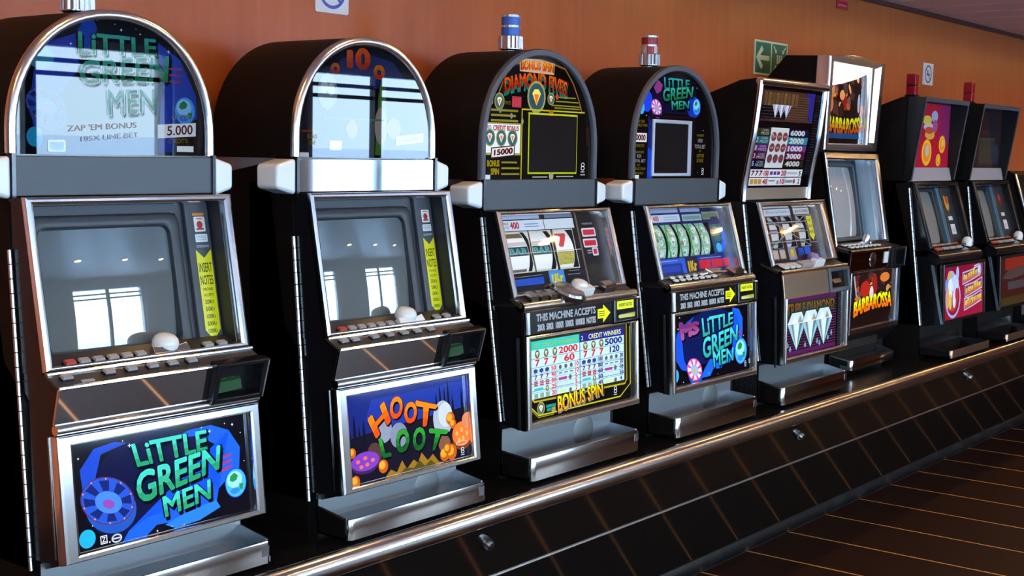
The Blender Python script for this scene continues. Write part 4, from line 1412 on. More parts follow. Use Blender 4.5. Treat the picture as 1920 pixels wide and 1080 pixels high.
def art_pay(P):
    P.rect(.022, .022, .536, .244, (8, 7, 7))
    G = (150, 135, 30)
    def edge(w, d, c):
        a = [(.030, .242), (.030, .090 - d), (.050, .074 - d), (.485, .062 - d), (.505, .078 - d), (.505, .242)]
        P.line(a, w, c)
    P.poly([(.029, .244), (.029, .085), (.045, .070), (.49, .066), (.502, .080), (.502, .244)], G)
    P.poly([(.033, .244), (.033, .089), (.047, .075), (.488, .071), (.498, .083), (.498, .244)], (40, 34, 14))
    P.rect(.036, .080, .486, .236, (176, 200, 210))
    P.rect(.036, .212, .261, .236, (40, 170, 150)); P.rect(.261, .212, .486, .236, (35, 30, 110))
    P.text('1ST CREDIT WINNERS', (.050, .217, .250, .229), (150, 165, 60), .01)
    P.text('2', (.268, .217, .278, .229), (200, 205, 150), .01); P.text('CREDIT WINNERS', (.305, .217, .470, .231), (200, 205, 150), .015)
    K = (40, 50, 60)
    R, N = (190, 35, 50), (40, 35, 110)
    P.rect(.2595, .080, .2625, .236, (25, 35, 90))
    rows = [.212, .188, .164, .143, .122, .101, .080]
    for q in rows[1:-1]: P.rect(.036, q - .0006, .486, q + .0006, K)
    for h in (.150, .374): P.rect(h - .0006, .080, h + .0006, .164, K)
    for o, c, big, sm in ((0, R, ('2000', '60'), (('50', '10'), ('40', '10'), ('30', '5'), ('25', '5'), ('20', '2'))),
                          (.225, N, ('5000', '120'), (('100', '20'), ('80', '20'), ('60', '10'), ('50', '10'), ('40', '4')))):
        for k in range(3): medal(P, .062 + o + .040 * k, .200, .0115)
        P.text(big[0], (.160 + o, .191, .250 + o, .210), c, .03)
        for k in range(3): P.text('7', (.052 + o + .04 * k, .167, .072 + o + .04 * k, .186), (190, 30, 45), .04)
        P.text(big[1], (.185 + o, .167, .235 + o, .186), c, .03)
        rr_ = [(.143, .162), (.122, .141), (.101, .120), (.080, .099), (.060, .078)]
        yy = [.145, .124, .103, .0845, .0825]
        for k in range(5):
            v = .164 - .0168 * (k + 1)
            hh = .0125
            P.text(sm[k][0], (.124 + o, v + .002, .146 + o, v + hh + .002), c, .03)
            P.text(sm[k][1], (.236 + o, v + .002, .254 + o if len(sm[k][1]) > 1 else .246 + o, v + hh + .002), c, .03)
            for j in range(3):
                u = .044 + o + .026 * j; u2 = .158 + o + .026 * j
                if k == 0: 
                    P.rect(u, v + .003, u + .018, v + .012, (45, 55, 120)); P.rect(u + .006, v + .001, u + .012, v + .014, (45, 55, 120))
                    P.ell(u2 + .008, v + .007, .007, .006, (80, 85, 85))
                elif k == 1:
                    P.text('7', (u + .003, v + .001, u + .016, v + .014), (95, 35, 75), .05)
                    P.rect(u2, v + .005, u2 + .017, v + .009, (70, 120, 120))
                elif k == 2:
                    for q in range(3): P.rect(u + .001, v + .001 + .0046 * q, u + .018, v + .0045 + .0046 * q, (150, 35, 50))
                elif k == 3: P.frame(u2, v + .002, u2 + .017, v + .012, .0012, (130, 160, 165))
                else:
                    P.rect(u + .001, v + .001, u + .018, v + .014, (120, 140, 120))
                    if j == 0: P.rect(u2, v + .003, u2 + .035, v + .011, (170, 190, 130))
            if k == 2: P.rect(.158 + o, v + .004, .196 + o, v + .012, (150, 50, 120)); P.ell(.212 + o, v + .008, .007, .007, (85, 85, 85))
            if k == 3: P.rect(.045 + o, v + .004, .086 + o, v + .012, (60, 160, 165)); medal(P, .104 + o, v + .007, .008)
            if k == 4: P.ell(.212 + o, v + .006, .007, .006, (85, 85, 85))
        for k in range(1, 5):
            v = .164 - .0168 * k
            P.rect(.036 + o, v - .0004, .261 + o, v + .0004, K)
    P.line([(.024, .062), (.062, .034), (.46, .034), (.515, .066), (.515, .236)], .004, (165, 155, 25))
    P.line([(.024, .056), (.060, .029), (.13, .029)], .003, (120, 110, 20))
    medal(P, .072, .052, .017)
    P.rect(.096, .050, .140, .058, (25, 120, 110)); P.rect(.098, .040, .118, .048, (25, 120, 110)); P.rect(.120, .036, .138, .049, (130, 125, 60))
    P.text('BONUS SPIN', ((.150, .030), (.370, .050), (.368, .086), (.148, .076)), (225, 200, 30), .024, sh=(.003, -.004), shc=(120, 120, 120), out=.05, outc=(25, 18, 8), grad=(205, 150, 20))
    emblem(P, .435, .057, .013)

def reel3(P, k, u0, u1, v0, v1):
    c = (v0 + v1) / 2
    uc = (u0 + u1) / 2
    P.e = .40
    if k < 2:
        P.strip(u0 + .004, c - .010, u1 - .002, c + .016, (20, 50, 60), 4)
        P.text('BAR', (u0 + .008, c - .006, u1 - .006, c + .012), (70, 165, 165), .03)
        if k == 0:
            P.strip(u0 + .004, v1 - .012, u1 - .004, v1 + .004, (120, 95, 55), 3)
            P.strip(u0 + .012, v0 - .006, u1 - .01, v0 + .008, (110, 95, 90), 3)
        P.strip(u0, c + .018, u1, c + .030, (205, 205, 205), 3, .15)
    else:
        P.text('7', (u0 + .012, c + .006, u1 - .012, v1 - .004), (200, 70, 75), .06)
        P.strip(u0 + .006, v0 + .012, u1 - .002, c - .006, (150, 140, 70), 4)
        P.text('BONUS', (u0 + .010, v0 + .028, u1 - .005, c - .010), (190, 180, 40), .03)
        P.text('SPIN', (u0 + .014, v0 + .010, u1 - .008, v0 + .026), (190, 180, 40), .03)

def reel4(P, k, u0, u1, v0, v1):
    cols = [(120, 175, 140), (90, 150, 110), (150, 190, 160), (85, 120, 130), (160, 150, 120), (205, 215, 205), (110, 95, 110)]
    rnd = random.Random(40 + k)
    P.strip(u0, v0 - .02, u1, v1 + .02, (150, 190, 165), 14)
    for j in range(4):
        v = v0 - .004 + .036 * j
        P.strip(u0, v - .0008, u1, v + .0008, (70, 110, 95), 1)
        for q in range(6):
            a = u0 + .006 + rnd.random() * (u1 - u0 - .014); b = v + .006 + rnd.random() * .022
            r = .004 + rnd.random() * .008
            P.ell(a, b, r, r * (0.6 + .5 * rnd.random()), cols[rnd.randrange(7)], n=9, rot=rnd.random() * 3)
        P.ell((u0 + u1) / 2 + .004, v + .018, .011, .010, (225, 230, 228), n=12); P.ell((u0 + u1) / 2 + .003, v + .017, .006, .006, cols[rnd.randrange(7)], n=10)

def glass3(P, ops, v0, v1):
    K = (14, 12, 12)
    us = [.022] + [q for a in ops for q in a] + [.526]
    P.rect(.022, v1, .400, .234, K); P.n -= P.step
    P.rect(.022, -.002, .400, v0, K); P.n -= P.step
    for a, b in ((.022, ops[0][0]), (ops[0][1], ops[1][0]), (ops[1][1], ops[2][0]), (ops[2][1], .400)):
        P.rect(a, v0, b, v1, K); P.n -= P.step
    P.rect(.400, -.002, .526, .234, (20, 17, 16))
    for a, b in ops: P.frame(a - .003, v0 - .003, b - .001, v1 + .003, .003, (190, 185, 165))
    P.rect(.040, .187, .385, .216, (215, 220, 225), .3); P.rect(.240, .187, .243, .216, (60, 60, 60))
    P.rect(.040, .219, .225, .228, (170, 185, 210), .2); P.rect(.25, .219, .385, .228, (110, 125, 150), .2)
    P.text('BONUS', (.050, .204, .080, .211), (110, 50, 80), .02); P.text('UP TO', (.048, .193, .078, .200), (110, 50, 80), .02)
    P.text('400', (.086, .192, .126, .212), (190, 45, 55), .04)
    for q in range(2): P.rect(.15, .196 + .007 * q, .215, .199 + .007 * q, (120, 150, 190))
    P.rect(.30, .226, .40, .230, (20, 20, 25))
    P.rect(.396, -.002, .404, .234, (120, 95, 70), .0)
    P.rect(.022, .122, .395, .124, (185, 180, 165))
    P.line([(.048, .058), (.185, .060)], .0012, (150, 150, 150))
    P.poly([(.046, .034), (.186, .034), (.190, .054), (.046, .052)], (25, 70, 170))
    P.rect(.215, .026, .288, .068, (60, 130, 200)); P.text('1Kr', ((.224, .032), (.282, .034), (.280, .062), (.226, .058)), (215, 205, 30), .06)
    P.rect(.305, .052, .365, .0535, (150, 150, 150)); P.rect(.315, .062, .365, .0635, (150, 150, 150))
    P.text('WINNER PAID', (.425, .194, .478, .200), (180, 175, 170), .01)
    for a, b, c, d in ((.416, .158, .486, .184), (.413, .126, .484, .152), (.450, .100, .480, .125)):
        P.poly(rr(a, b, c, d, .005), (205, 205, 210)); P.rect(a + .006, b + .005, c - .006, d - .005, (185, 28, 48), .5)
    P.rect(.424, .108, .446, .111, (150, 145, 140)); P.rect(.424, .115, .446, .118, (150, 145, 140))
    P.rect(.410, .030, .495, .078, (40, 36, 20))

def glass4(P, ops, v0, v1):
    N = (22, 34, 85)
    G = (60, 175, 65)
    P.rect(.022, v1, .526, .234, N); P.n -= P.step
    P.rect(.022, -.002, .526, v0, N); P.n -= P.step
    for a, b in ((.022, ops[0][0]), (ops[0][1], ops[1][0]), (ops[1][1], ops[2][0]), (ops[2][1], ops[3][0]), (ops[3][1], ops[4][0])):
        P.rect(a, v0, b, v1, G); P.n -= P.step
    P.rect(ops[4][1], v0, .526, v1, (25, 60, 100))
    for a, b in ops: P.rect(a - .0045, v0, a - .0025, v1, (10, 45, 20))
    P.rect(.034, .188, .240, .212, (205, 212, 222), .25); P.text('PLAY', (.045, .194, .07, .206), (120, 90, 110), .02); P.text('400', (.076, .191, .11, .209), (190, 70, 80), .03)
    for q in range(2): P.rect(.14, .194 + .008 * q, .225, .197 + .008 * q, (150, 165, 190))
    P.rect(.254, .188, .378, .210, (165, 185, 185), .2); P.rect(.262, .193, .37, .204, (120, 150, 140), .2)
    P.rect(.385, .190, .495, .216, (135, 150, 105), .2)
    for q in range(8): P.rect(.392 + .012 * q, .194, .401 + .012 * q, .211, (95, 110, 80), .2)
    P.rect(.034, .218, .235, .228, (150, 165, 200), .2); P.rect(.25, .218, .375, .228, (150, 165, 200), .2)
    # teal figure lettering and blue swoosh on the right
    P.text('LiTTLE', ((.420, .152), (.492, .156), (.490, .172), (.422, .172)), (60, 150, 130), .03)
    P.text('GREEN', ((.422, .130), (.494, .136), (.492, .153), (.422, .149)), (60, 150, 130), .03)
    P.text('MEN', ((.436, .110), (.486, .116), (.486, .132), (.434, .127)), (60, 150, 130), .03)
    P.rect(.436, .176, .486, .198, (60, 40, 90))
    P.poly([(.43, .075), (.47, .075), (.505, .10), (.508, .14), (.49, .155), (.487, .115), (.46, .09)], (40, 95, 220))
    P.ell(.452, .092, .018, .016, (70, 170, 220))
    P.rect(.034, .012, .214, .068, (40, 85, 190)); P.rect(.034, .018, .19, .052, (22, 40, 120)); P.rect(.034, .026, .178, .046, (30, 60, 160)); P.rect(.036, .0605, .17, .062, (190, 200, 220))
    P.rect(.218, .012, .292, .068, (24, 24, 60)); P.text('1Kr', ((.226, .020), (.284, .022), (.282, .058), (.228, .056)), (215, 180, 20), .07)
    P.rect(.294, .012, .52, .068, (30, 50, 130))
    for a, b in ((.300, .372), (.380, .452), (.458, .500)): P.rect(a, .026, b, .054, (190, 30, 45), .5)
    P.rect(.31, .060, .45, .0615, (180, 190, 210)); P.rect(.40, .016, .435, .022, (140, 150, 170)); P.rect(.465, .016, .49, .022, (140, 150, 170))

def dome_pay(P):
    W = .55
    Gd = (140, 110, 30)
    P.line([(.075, .198), (.085, .24), (.11, .285), (.15, .318), (.275, .338), (.39, .318), (.43, .28), (.46, .235), (.478, .198)], .005, (130, 80, 25))
    P.poly([(.175, .300), (.335, .298), (.338, .330), (.255, .338), (.172, .335)], (190, 150, 110))
    P.text('BONUS SPIN', (.182, .303, .330, .328), (235, 175, 30), .026, arch=.004, out=.03, outc=(110, 40, 10), grad=(220, 110, 25))
    # dark teal block shadow under the big arched title
    P.text('DIAMOND NIVES'.replace('NIVES', 'FIVES'), ((.110, .238), (.398, .240), (.402, .280), (.106, .278)), (220, 120, 35), .028, arch=.020, sh=(0, -.010), shc=(25, 150, 130), out=.02, outc=(90, 50, 25), grad=(190, 60, 35))
    medal(P, .254, .232, .043, (35, 80, 95))
    P.ell(.254, .232, .028, .030, (60, 70, 70)); P.poly([(.234, .242), (.245, .254), (.263, .254), (.274, .242), (.254, .208)], (225, 210, 90)); P.poly([(.242, .240), (.266, .240), (.254, .210)], (225, 110, 30))
    medal(P, .086, .214, .022); medal(P, .323, .230, .017)
    P.text('3', (.048, .204, .058, .224), (170, 155, 70), .03); P.text('PAYS', (.112, .206, .136, .216), (150, 140, 40), .01)
    P.rect(.142, .200, .184, .230, (165, 45, 60)); P.text('10X', (.146, .204, .180, .226), (210, 90, 95), .03)
    Y = (120, 112, 35)
    for k, v in enumerate((.190, .176, .162)):
        P.rect(.050, v - .003, .170 - .01 * (k == 1), v + .003, Y)
        P.ell(.09 + .05 * k, v, .006, .008, (110, 110, 105))
    for v, a, b in ((.236, .355, .445), (.224, .345, .46), (.212, .325, .470), (.205, .34, .47)): P.rect(a, v - .002, b, v + .002, Y)
    P.ell(.352, .237, .008, .008, (180, 60, 40))
    Y2 = (175, 165, 20)
    P.rect(.186, .0, .190, .198, Y2); P.rect(.186, .194, .492, .198, Y2)
    P.rect(.215, .186, .305, .1885, (130, 125, 115)); P.rect(.345, .186, .44, .1885, (130, 125, 115)); P.ell(.325, .190, .012, .009, (150, 90, 20))
    P.frame(.218, .016, .456, .188, .005, (175, 180, 20))
    P.rect(.022, .068, .184, .156, (150, 140, 60)); P.rect(.022, .074, .180, .152, (222, 224, 224), .35)
    P.text('3RD', (.028, .137, .052, .148), (170, 60, 75), .02); P.text('CREDIT BONUS', (.060, .134, .174, .149), (190, 40, 55), .04)
    for k in range(3): medal(P, .046 + .050 * k, .115, .023, (50, 90, 90))
    P.poly([(.050, .058), (.156, .066), (.158, .096), (.052, .088)], (40, 25, 20))
    P.poly([(.054, .061), (.152, .069), (.154, .093), (.056, .085)], (215, 212, 200), .3)
    P.text('15000', ((.064, .066), (.148, .072), (.149, .090), (.065, .082)), (120, 25, 35), .05)
    P.rect(.186, .066, .190, .068, Y2)
    P.text('BONUS', (.036, .036, .090, .054), (185, 170, 30), .04); P.text('SPIN', (.052, .014, .088, .032), (185, 170, 30), .04)
    for v in (.048, .032, .016): P.rect(.098, v - .0025, .168 if v > .04 else .18, v + .0025, Y)
    P.rect(.020, .002, .050, .014, (200, 205, 205), .3)
    P.rect(.24, .006, .312, .009, (150, 145, 140)); P.rect(.355, .007, .44, .010, (150, 145, 140)); P.ell(.330, .010, .011, .011, (150, 140, 110))
    emblem(P, .488, .038, .015, (200, 205, 210)); P.rect(.476, .012, .50, .015, (150, 150, 150))
    P.rect(.500, .10, .512, .155, (45, 14, 14))

def art_space2(P):
    P.rect(.022, .022, .536, .244, (6, 6, 14))
    P.poly(ell(.235, .16, .19, .085, 30, .1), (10, 20, 70))
    P.poly([(.025, .13), (.045, .185), (.075, .205), (.15, .232), (.10, .215), (.075, .16), (.085, .10), (.12, .058), (.07, .07), (.04, .10)], (22, 70, 200))
    P.poly([(.19, .03), (.215, .058), (.25, .085), (.32, .075), (.40, .075), (.45, .10), (.47, .15), (.47, .20), (.445, .232), (.40, .240), (.435, .205), (.445, .16), (.43, .11), (.38, .06), (.30, .045), (.25, .03)], (22, 85, 215))
    P.poly([(.25, .03), (.27, .05), (.31, .048), (.35, .04), (.37, .03)], (6, 6, 14))
    P.text('MS', ((.070, .160), (.180, .176), (.184, .214), (.054, .222)), (120, 50, 110), .07, sh=(.004, -.006), out=.03, outc=(40, 20, 70), grad=(160, 80, 130))
    # pink and white saucer at the lower left
    saucer(P, .150, .062, .050, ((200, 60, 130), (225, 215, 235), (120, 160, 220), (235, 140, 60)))
    space_logo(P, ((.206, .160), (.402, .186), (.405, .226), (.196, .222)),
               ((.206, .086), (.432, .128), (.438, .182), (.200, .156)),
               ((.272, .054), (.404, .064), (.406, .108), (.266, .108)), c1=(70, 190, 195), c2=(45, 160, 150))
    for q in range(3): P.poly([(.438, .158 - .014 * q), (.468, .162 - .014 * q), (.468, .157 - .014 * q), (.437, .152 - .014 * q)], (120, 40, 110))
    globe(P, .456, .090, .040, .042)
    P.ell(.036, .054, .016, .020, (50, 150, 215))
    P.ell(.53, .12, .015, .04, (15, 40, 90))
    emblem(P, .487, .046, .010); emblem(P, .515, .052, .008)
    stars(P, [(.05, .20, .004), (.06, .235, .003), (.18, .036, .003), (.14, .028, .003), (.24, .04, .003), (.475, .14, .003), (.30, .03, .002), (.08, .03, .003)])
    P.rect(.503, .10, .512, .24, (60, 55, 50))

def dome_space2(P):
    P.poly([(.10, .21), (.12, .28), (.18, .325), (.27, .338), (.36, .32), (.42, .26), (.43, .21)], (14, 10, 40))
    P.ell(.095, .245, .030, .034, (26, 60, 190)); P.ell(.385, .235, .045, .035, (20, 45, 150))
    P.poly([(.13, .29), (.155, .315), (.185, .30), (.175, .28), (.15, .27)], (120, 50, 100))
    saucer(P, .150, .228, .034, ((200, 70, 130), (220, 200, 225), (130, 150, 220), (235, 120, 40)))
    space_logo(P, ((.196, .286), (.352, .298), (.352, .324), (.190, .326)),
               ((.188, .246), (.372, .268), (.378, .304), (.186, .290)),
               ((.244, .222), (.352, .230), (.354, .256), (.240, .252)))
    globe(P, .402, .238, .024, .026)
    P.ell(.062, .222, .017, .019, (60, 165, 215))
    # blue glow strip beside the play-field window
    P.poly([(.104, .002), (.135, .002), (.132, .10), (.104, .13)], (20, 60, 165)); P.poly([(.104, .10), (.130, .09), (.128, .17), (.104, .20)], (16, 30, 95))
    P.rect(.384, .002, .392, .20, (24, 14, 24)); P.rect(.11, .196, .39, .204, (24, 12, 16))
    Y = (150, 140, 35); Wt = (170, 172, 178)
    P.text('PLAY FOR', (.030, .176, .082, .185), Y, .01); P.text('BONUS WIN', (.022, .164, .098, .173), Y, .01)
    P.rect(.012, .116, .096, .144, (215, 215, 212), .3); P.text('50000', (.018, .120, .090, .140), (130, 30, 40), .05)
    P.text('CREDITS', (.028, .100, .082, .109), Y, .01)
    P.text('MAXIMUM', (.026, .080, .080, .088), Y, .01); P.text('50X', (.042, .066, .068, .077), Wt, .01); P.text('TOTAL BET', (.014, .052, .092, .062), Wt, .01)
    P.text('ON', (.044, .040, .058, .047), Y, .01); P.text('ABDUCTION', (.018, .028, .092, .036), Y, .01); P.text('BONUS', (.034, .014, .082, .022), Y, .01)
    P.rect(.020, .0, .056, .012, (205, 208, 210), .3)
    P.text('MAXIMUM', (.410, .140, .456, .148), Y, .01); P.text('100X', (.418, .120, .450, .133), Wt, .01); P.text('TOTAL BET', (.396, .100, .468, .113), Wt, .01)
    P.text('ON', (.426, .088, .440, .095), Y, .01); P.text('CAPTURE', (.412, .070, .460, .082), Y, .01); P.text('BONUS', (.414, .054, .456, .066), Y, .01)
    emblem(P, .455, .026, .012, (190, 195, 200))
    stars(P, [(.09, .20, .003), (.45, .16, .003), (.115, .30, .003), (.40, .30, .003), (.42, .02, .002)])

# ------------------------------------------------------------------ C: reel machine with curved glass head (fifth)
def build_C(x, y, label):
    t = machine(x, y, label)
    W = .545
    S = Fr(-.038, .495, .03, .72); B = Fr(-.097, .155, -.092, .385); Pn = Fr(-.094, .385, -.081, .475)
    prism_part('cabinet', t, [(0, 0), (.41, 0), (.41, .72), (.19, .72), (.17, .5), (.02, .45), (0, .158)], 0, W, SPECK)
    for u0, u1 in ((0, .02), (W - .02, W)):
        prism_part('cabinet_side', t, [(0, .158), (.2, .158), (.2, .72), (.078, .72)], u0, u1, SPECK)
    prism_part('door', t, [(.001, .15), (.045, .473), (-.07, .475), (-.086, .385), (-.088, .15)], .004, W - .004, BLACKG)
    for u0, u1 in ((.003, .018), (W - .018, W - .003)):
        prism_part('door_cheek', t, [(-.034, .487), (.04, .487), (.08, .70), (.12, .720), (.030, .720)], u0, u1, BLACKG)
    hinge(t, -.003, .158, .077, .712)
    edge_strip(t, -.057, .391, -.069, .142)
    b = MB()
    b.ring(B, [(0, 0), (W - .012, 0), (W - .012, .232), (0, .232)], [(.016, .022), (W - .036, .022), (W - .036, .228), (.016, .228)], -.012, .012, GOLD, .008, -.002)
    b.build('belly_frame', t, ang=25)
    bm = MB(); bm.fbox(B, .012, W - .03, .016, .230, -.012, -.0025, BLACKG); g = bm.build('belly_glass', t)
    P = Print(B, .42, -.0022)
    P.rect(.016, .022, .509, .228, (8, 7, 10))
    for q in range(30): P.rect(.455, .026 + .0067 * q, .500, .0285 + .0067 * q, (55, 58, 66))
    P.rect(.018, .024, .440, .226, (78, 26, 72))
    P.rect(.018, .040, .440, .212, (20, 12, 26))
    for q in range(17): P.rect(.018, .044 + .0098 * q, .440, .0485 + .0098 * q, (88, 38, 62))
    P.poly([(.022, .160), (.435, .170), (.432, .212), (.022, .216)], (38, 44, 40))
    for q in range(6): P.rect(.03, .166 + .0075 * q, .425, .1685 + .0075 * q, (60, 70, 60))
    P.text('TRIPLE DIAMOND', ((.030, .164), (.425, .172), (.425, .206), (.030, .210)), (132, 92, 40), .03, out=.02, outc=(30, 24, 20), grad=(95, 80, 45))
    P.poly([(.19, .150), (.25, .150), (.245, .175), (.205, .180)], (60, 80, 80)); P.poly([(.2, .156), (.225, .150), (.222, .17)], (135, 95, 40))
    def dia(u, v, s):
        P.poly([(u - s, v + .35 * s), (u - .55 * s, v + .9 * s), (u + .55 * s, v + .9 * s), (u + s, v + .35 * s), (u + .1 * s, v - 1.02 * s), (u - .1 * s, v - 1.02 * s)], (20, 40, 50))
        P.poly([(u - .95 * s, v + .35 * s), (u - .52 * s, v + .85 * s), (u + .52 * s, v + .85 * s), (u + .95 * s, v + .35 * s)], (195, 210, 208))
        P.poly([(u - .95 * s, v + .3 * s), (u + .95 * s, v + .3 * s), (u, v - .98 * s)], (150, 180, 190))
        P.poly([(u - .3 * s, v + .3 * s), (u + .3 * s, v + .3 * s), (u, v - .98 * s)], (205, 220, 222))
        P.poly([(u + .3 * s, v + .3 * s), (u + .6 * s, v + .3 * s), (u, v - .98 * s)], (80, 120, 135))
        P.poly([(u - .6 * s, v + .3 * s), (u - .42 * s, v + .3 * s), (u, v - .98 * s)], (110, 120, 110))
        P.poly([(u - .5 * s, v + .35 * s), (u - .2 * s, v + .75 * s), (u + .1 * s, v + .35 * s)], (225, 232, 230))
        P.poly([(u + .1 * s, v + .35 * s), (u + .35 * s, v + .7 * s), (u + .6 * s, v + .35 * s)], (150, 145, 120))
        P.line([(u - .95 * s, v + .33 * s), (u + .95 * s, v + .33 * s)], .04 * s, (230, 235, 235))
    for u in (.110, .224, .335): dia(u, .112, .074)
    for u, v in ((.04, .06), (.06, .045), (.18, .05), (.28, .055), (.37, .06), (.40, .075), (.30, .045)):
        P.poly([(u - .010, v), (u, v + .016), (u + .010, v), (u, v - .008)], (110, 130, 170))
    P.build('belly_print', g)
    b = MB(); b.fbox(Pn, .0, .362, .0, .085, -.004, .004, mat('warm_brushed_steel', (.44, .31, .22), .34, 1.0)); b.build('bill_panel', t, bevel=.002)
    b = MB()
    b.ring(Pn, [(.362, -.004), (W, -.004), (W, .088), (.362, .088)], [(.385, .014), (W - .016, .014), (W - .016, .074), (.385, .074)], -.004, .010, BEZEL, .005, -.02)
    b.fbox(Pn, .380, W - .012, .010, .078, -.026, -.018, BLACKG); a = b.build('bill_acceptor', t)
    b = MB(); b.hexa([Pn.p(.42, .026, -.018), Pn.p(.50, .026, -.018), Pn.p(.515, .044, -.018), Pn.p(.41, .044, -.018), Pn.p(.43, .030, -.004), Pn.p(.49, .030, -.004), Pn.p(.515, .046, -.008), Pn.p(.41, .046, -.008)], BLACKG); b.build('note_slot', a)
    b = MB(); b.tube([Vector((.0, -.076, .476)), Vector((W + .004, -.076, .476))], .008, GOLD, 14); b.build('deck_nose', t)
    b = MB(); b.hexa([(.0, -.076, .470), (W, -.076, .470), (W, .0, .498), (0, .0, .498), (0, -.074, .480), (W, -.074, .480), (W, .004, .506), (0, .004, .506)], DECK); b.build('button_deck', t)
    Q = Fr(-.066, .482, -.006, .505)
    for u in (.060, .108, .153): put_button(t, Q, u, .010, .034, .030, .014, WHITEP)
    b = MB(); b.fprism(Q, [(.185, -.002), (.28, -.002), (.285, .030), (.19, .030)], 0, .018, BUTTON); b.build('spin_button', t, bevel=.004)
    b = MB(); b.fprism(Q, [(.285, -.004), (.365, -.004), (.368, .018), (.345, .026), (.285, .022)], 0, .026, WHITEP); b.build('coin_plate', t, bevel=.003)
    b = MB(); b.lathe(Q.p(.325, .030, .010), [(.022, 0), (.022, .018), (.014, .028)], mat('violet_plastic', (.25, .2, .42), .3), 18, (0, -.25, 1)); tag(b.build('coin_head', t), 'violet domed coin entry')
    b = MB()
    b.ring(S, [(0, 0), (W, 0), (W, .235), (0, .235)], [(.026, .010), (W - .050, .010), (W - .050, .214), (.026, .214)], -.001, .012, GOLD, .010, -.04)
    b.build('screen_frame', t, ang=25)
    F2 = S.back(.02)
    ops = [(.098, .176), (.206, .284), (.322, .398)]
    v0, v1 = .068, .182
    for k, (a0, a1) in enumerate(ops):
        Dm = Drum(F2, (v0 + v1) / 2, .10, .004)
        b = MB(); vs = []
        for i in range(19):
            v = (v0 + v1) / 2 + .10 * (-1 + 2 * i / 18)
            vs += [Dm.p(a0, v), Dm.p(a1 - .012, v)]
        b.add(vs, [(2 * i, 2 * i + 1, 2 * i + 3, 2 * i + 2) for i in range(18)], ink((215, 215, 212), .16, .35)); r = b.build('reel', t)
        P = Print(Dm, .14, .0004, .35, .00004)
        cs = ((70, 85, 80), (105, 60, 110), (80, 100, 95))
        for j, v in enumerate((v0 + .012, (v0 + v1) / 2 - .004, v1 - .026)):
            P.strip(a0 + .004, v, a1 - .014, v + .016, cs[(j + k) % 3], 4)
            P.strip(a0 + .008, v + .006, a1 - .018, v + .010, (175, 165, 165), 2)
        P.build('reel_print', r)
    bk = MB(); bk.fbox(F2, .024, W - .048, -.002, .222, -.14, -.135, BEZELD); bk.build('reel_backing', t)
    P = Print(F2, .16, 0, .06)
    K = (48, 30, 28)
    P.rect(.024, v1, .50, .222, K); P.n -= P.step
    P.rect(.024, -.002, .50, v0, K); P.n -= P.step
    for a, b_ in ((.024, ops[0][0]), (ops[0][1], ops[1][0]), (ops[1][1], ops[2][0]), (ops[2][1], .50)):
        P.rect(a, v0, b_, v1, K); P.n -= P.step
    for a, b_ in ops:
        P.frame(a - .003, v0 - .003, b_, v1 + .003, .0025, (170, 172, 172))
    P.rect(.070, .186, .288, .212, (205, 212, 216), .25); P.text('Bonus up 5 coins', (.10, .194, .265, .206), (110, 112, 120), .0)
    P.rect(.315, .188, .446, .212, (215, 215, 212), .25); P.text('# 5 COINS', (.328, .193, .436, .206), (150, 50, 60), .03)
    P.frame(.405, .078, .462, .185, .0025, (165, 170, 172))
    Y = (215, 205, 25)
    P.poly([(.414, .110), (.404, .110), (.430, .086), (.458, .110), (.450, .110), (.454, .180), (.410, .180)], Y, .3)
    for q, tx in enumerate(('INSERT', 'BILL', 'HERE')): P.text(tx, (.418, .158 - .022 * q, .447, .169 - .022 * q), (110, 100, 15), .02)
    L_ = (165, 168, 168)
    c = (v0 + v1) / 2
    for v in (c - .036, c, c + .036): P.rect(.070, v - .0015, .40, v + .0015, L_)
    P.line([(.075, c - .058), (.40, c + .058)], .003, L_); P.line([(.075, c + .058), (.40, c - .058)], .003, L_)
    for q in range(2): P.poly(rr(.076 + .055 * q, .026, .122 + .055 * q, .062, .004), (150, 125, 112)); P.poly(rr(.080 + .055 * q, .030, .118 + .055 * q, .058, .004), (195, 175, 160))
    P.rect(.200, .020, .262, .064, (150, 140, 160)); P.poly([(.216, .030), (.246, .030), (.244, .054), (.231, .062), (.219, .052)], (215, 195, 30))
    P.rect(.282, .034, .326, .060, (30, 80, 175)); P.rect(.334, .036, .384, .062, (30, 90, 200))
    P.build('display_print', t)
    b = MB(); b.fbox(S, .025, W - .049, .012, .216, -.014, -.012, PANE); b.build('display_glass', t)
    # curved head: side cheeks, chrome rails, printed glass
    prof = [(.085, .722), (.083, .77), (.077, .815), (.066, .88), (.052, .95), (.044, 1.02), (.036, 1.09), (.031, 1.147)]
    cheek = [(.35, .72), (.35, 1.02), (.232, 1.105), (.106, 1.150), (.04, 1.155)] + [(a + .006, b_) for a, b_ in prof[::-1]]
    prism_part('head_cabinet', t, cheek[::-1], .001, W - .004, BLACK)
    C2 = Curve2(prof)
    for u in (.006, W - .018):
        b = MB(); b.tube([C2.p(u, C2.L * i / 16, .002) for i in range(17)], .0115, CHROME, 12); b.build('head_rail', t)
    b = MB(); b.tube([Vector((.0, .030, 1.144)), Vector((W - .006, .030, 1.144))], .0155, GOLD, 16); b.build('head_bar', t)
    b = MB()
    b.grid(lambda s_, q: C2.p(.018 + (W - .048) * s_, .005 + .042 * q, .004), 1, 3, WARMREFL); b.build('head_band', t)
    P = Print(C2, .22, .004, .05, .00006)
    def S_(a, b_, c, d, col, e=None): P.strip(a, b_, c, d, col, 6, e)
    S_(.018, .048, .515, .41, (10, 9, 12))
    for q in range(34): S_(.455, .056 + .0102 * q, .50, .0605 + .0102 * q, (34, 36, 42))
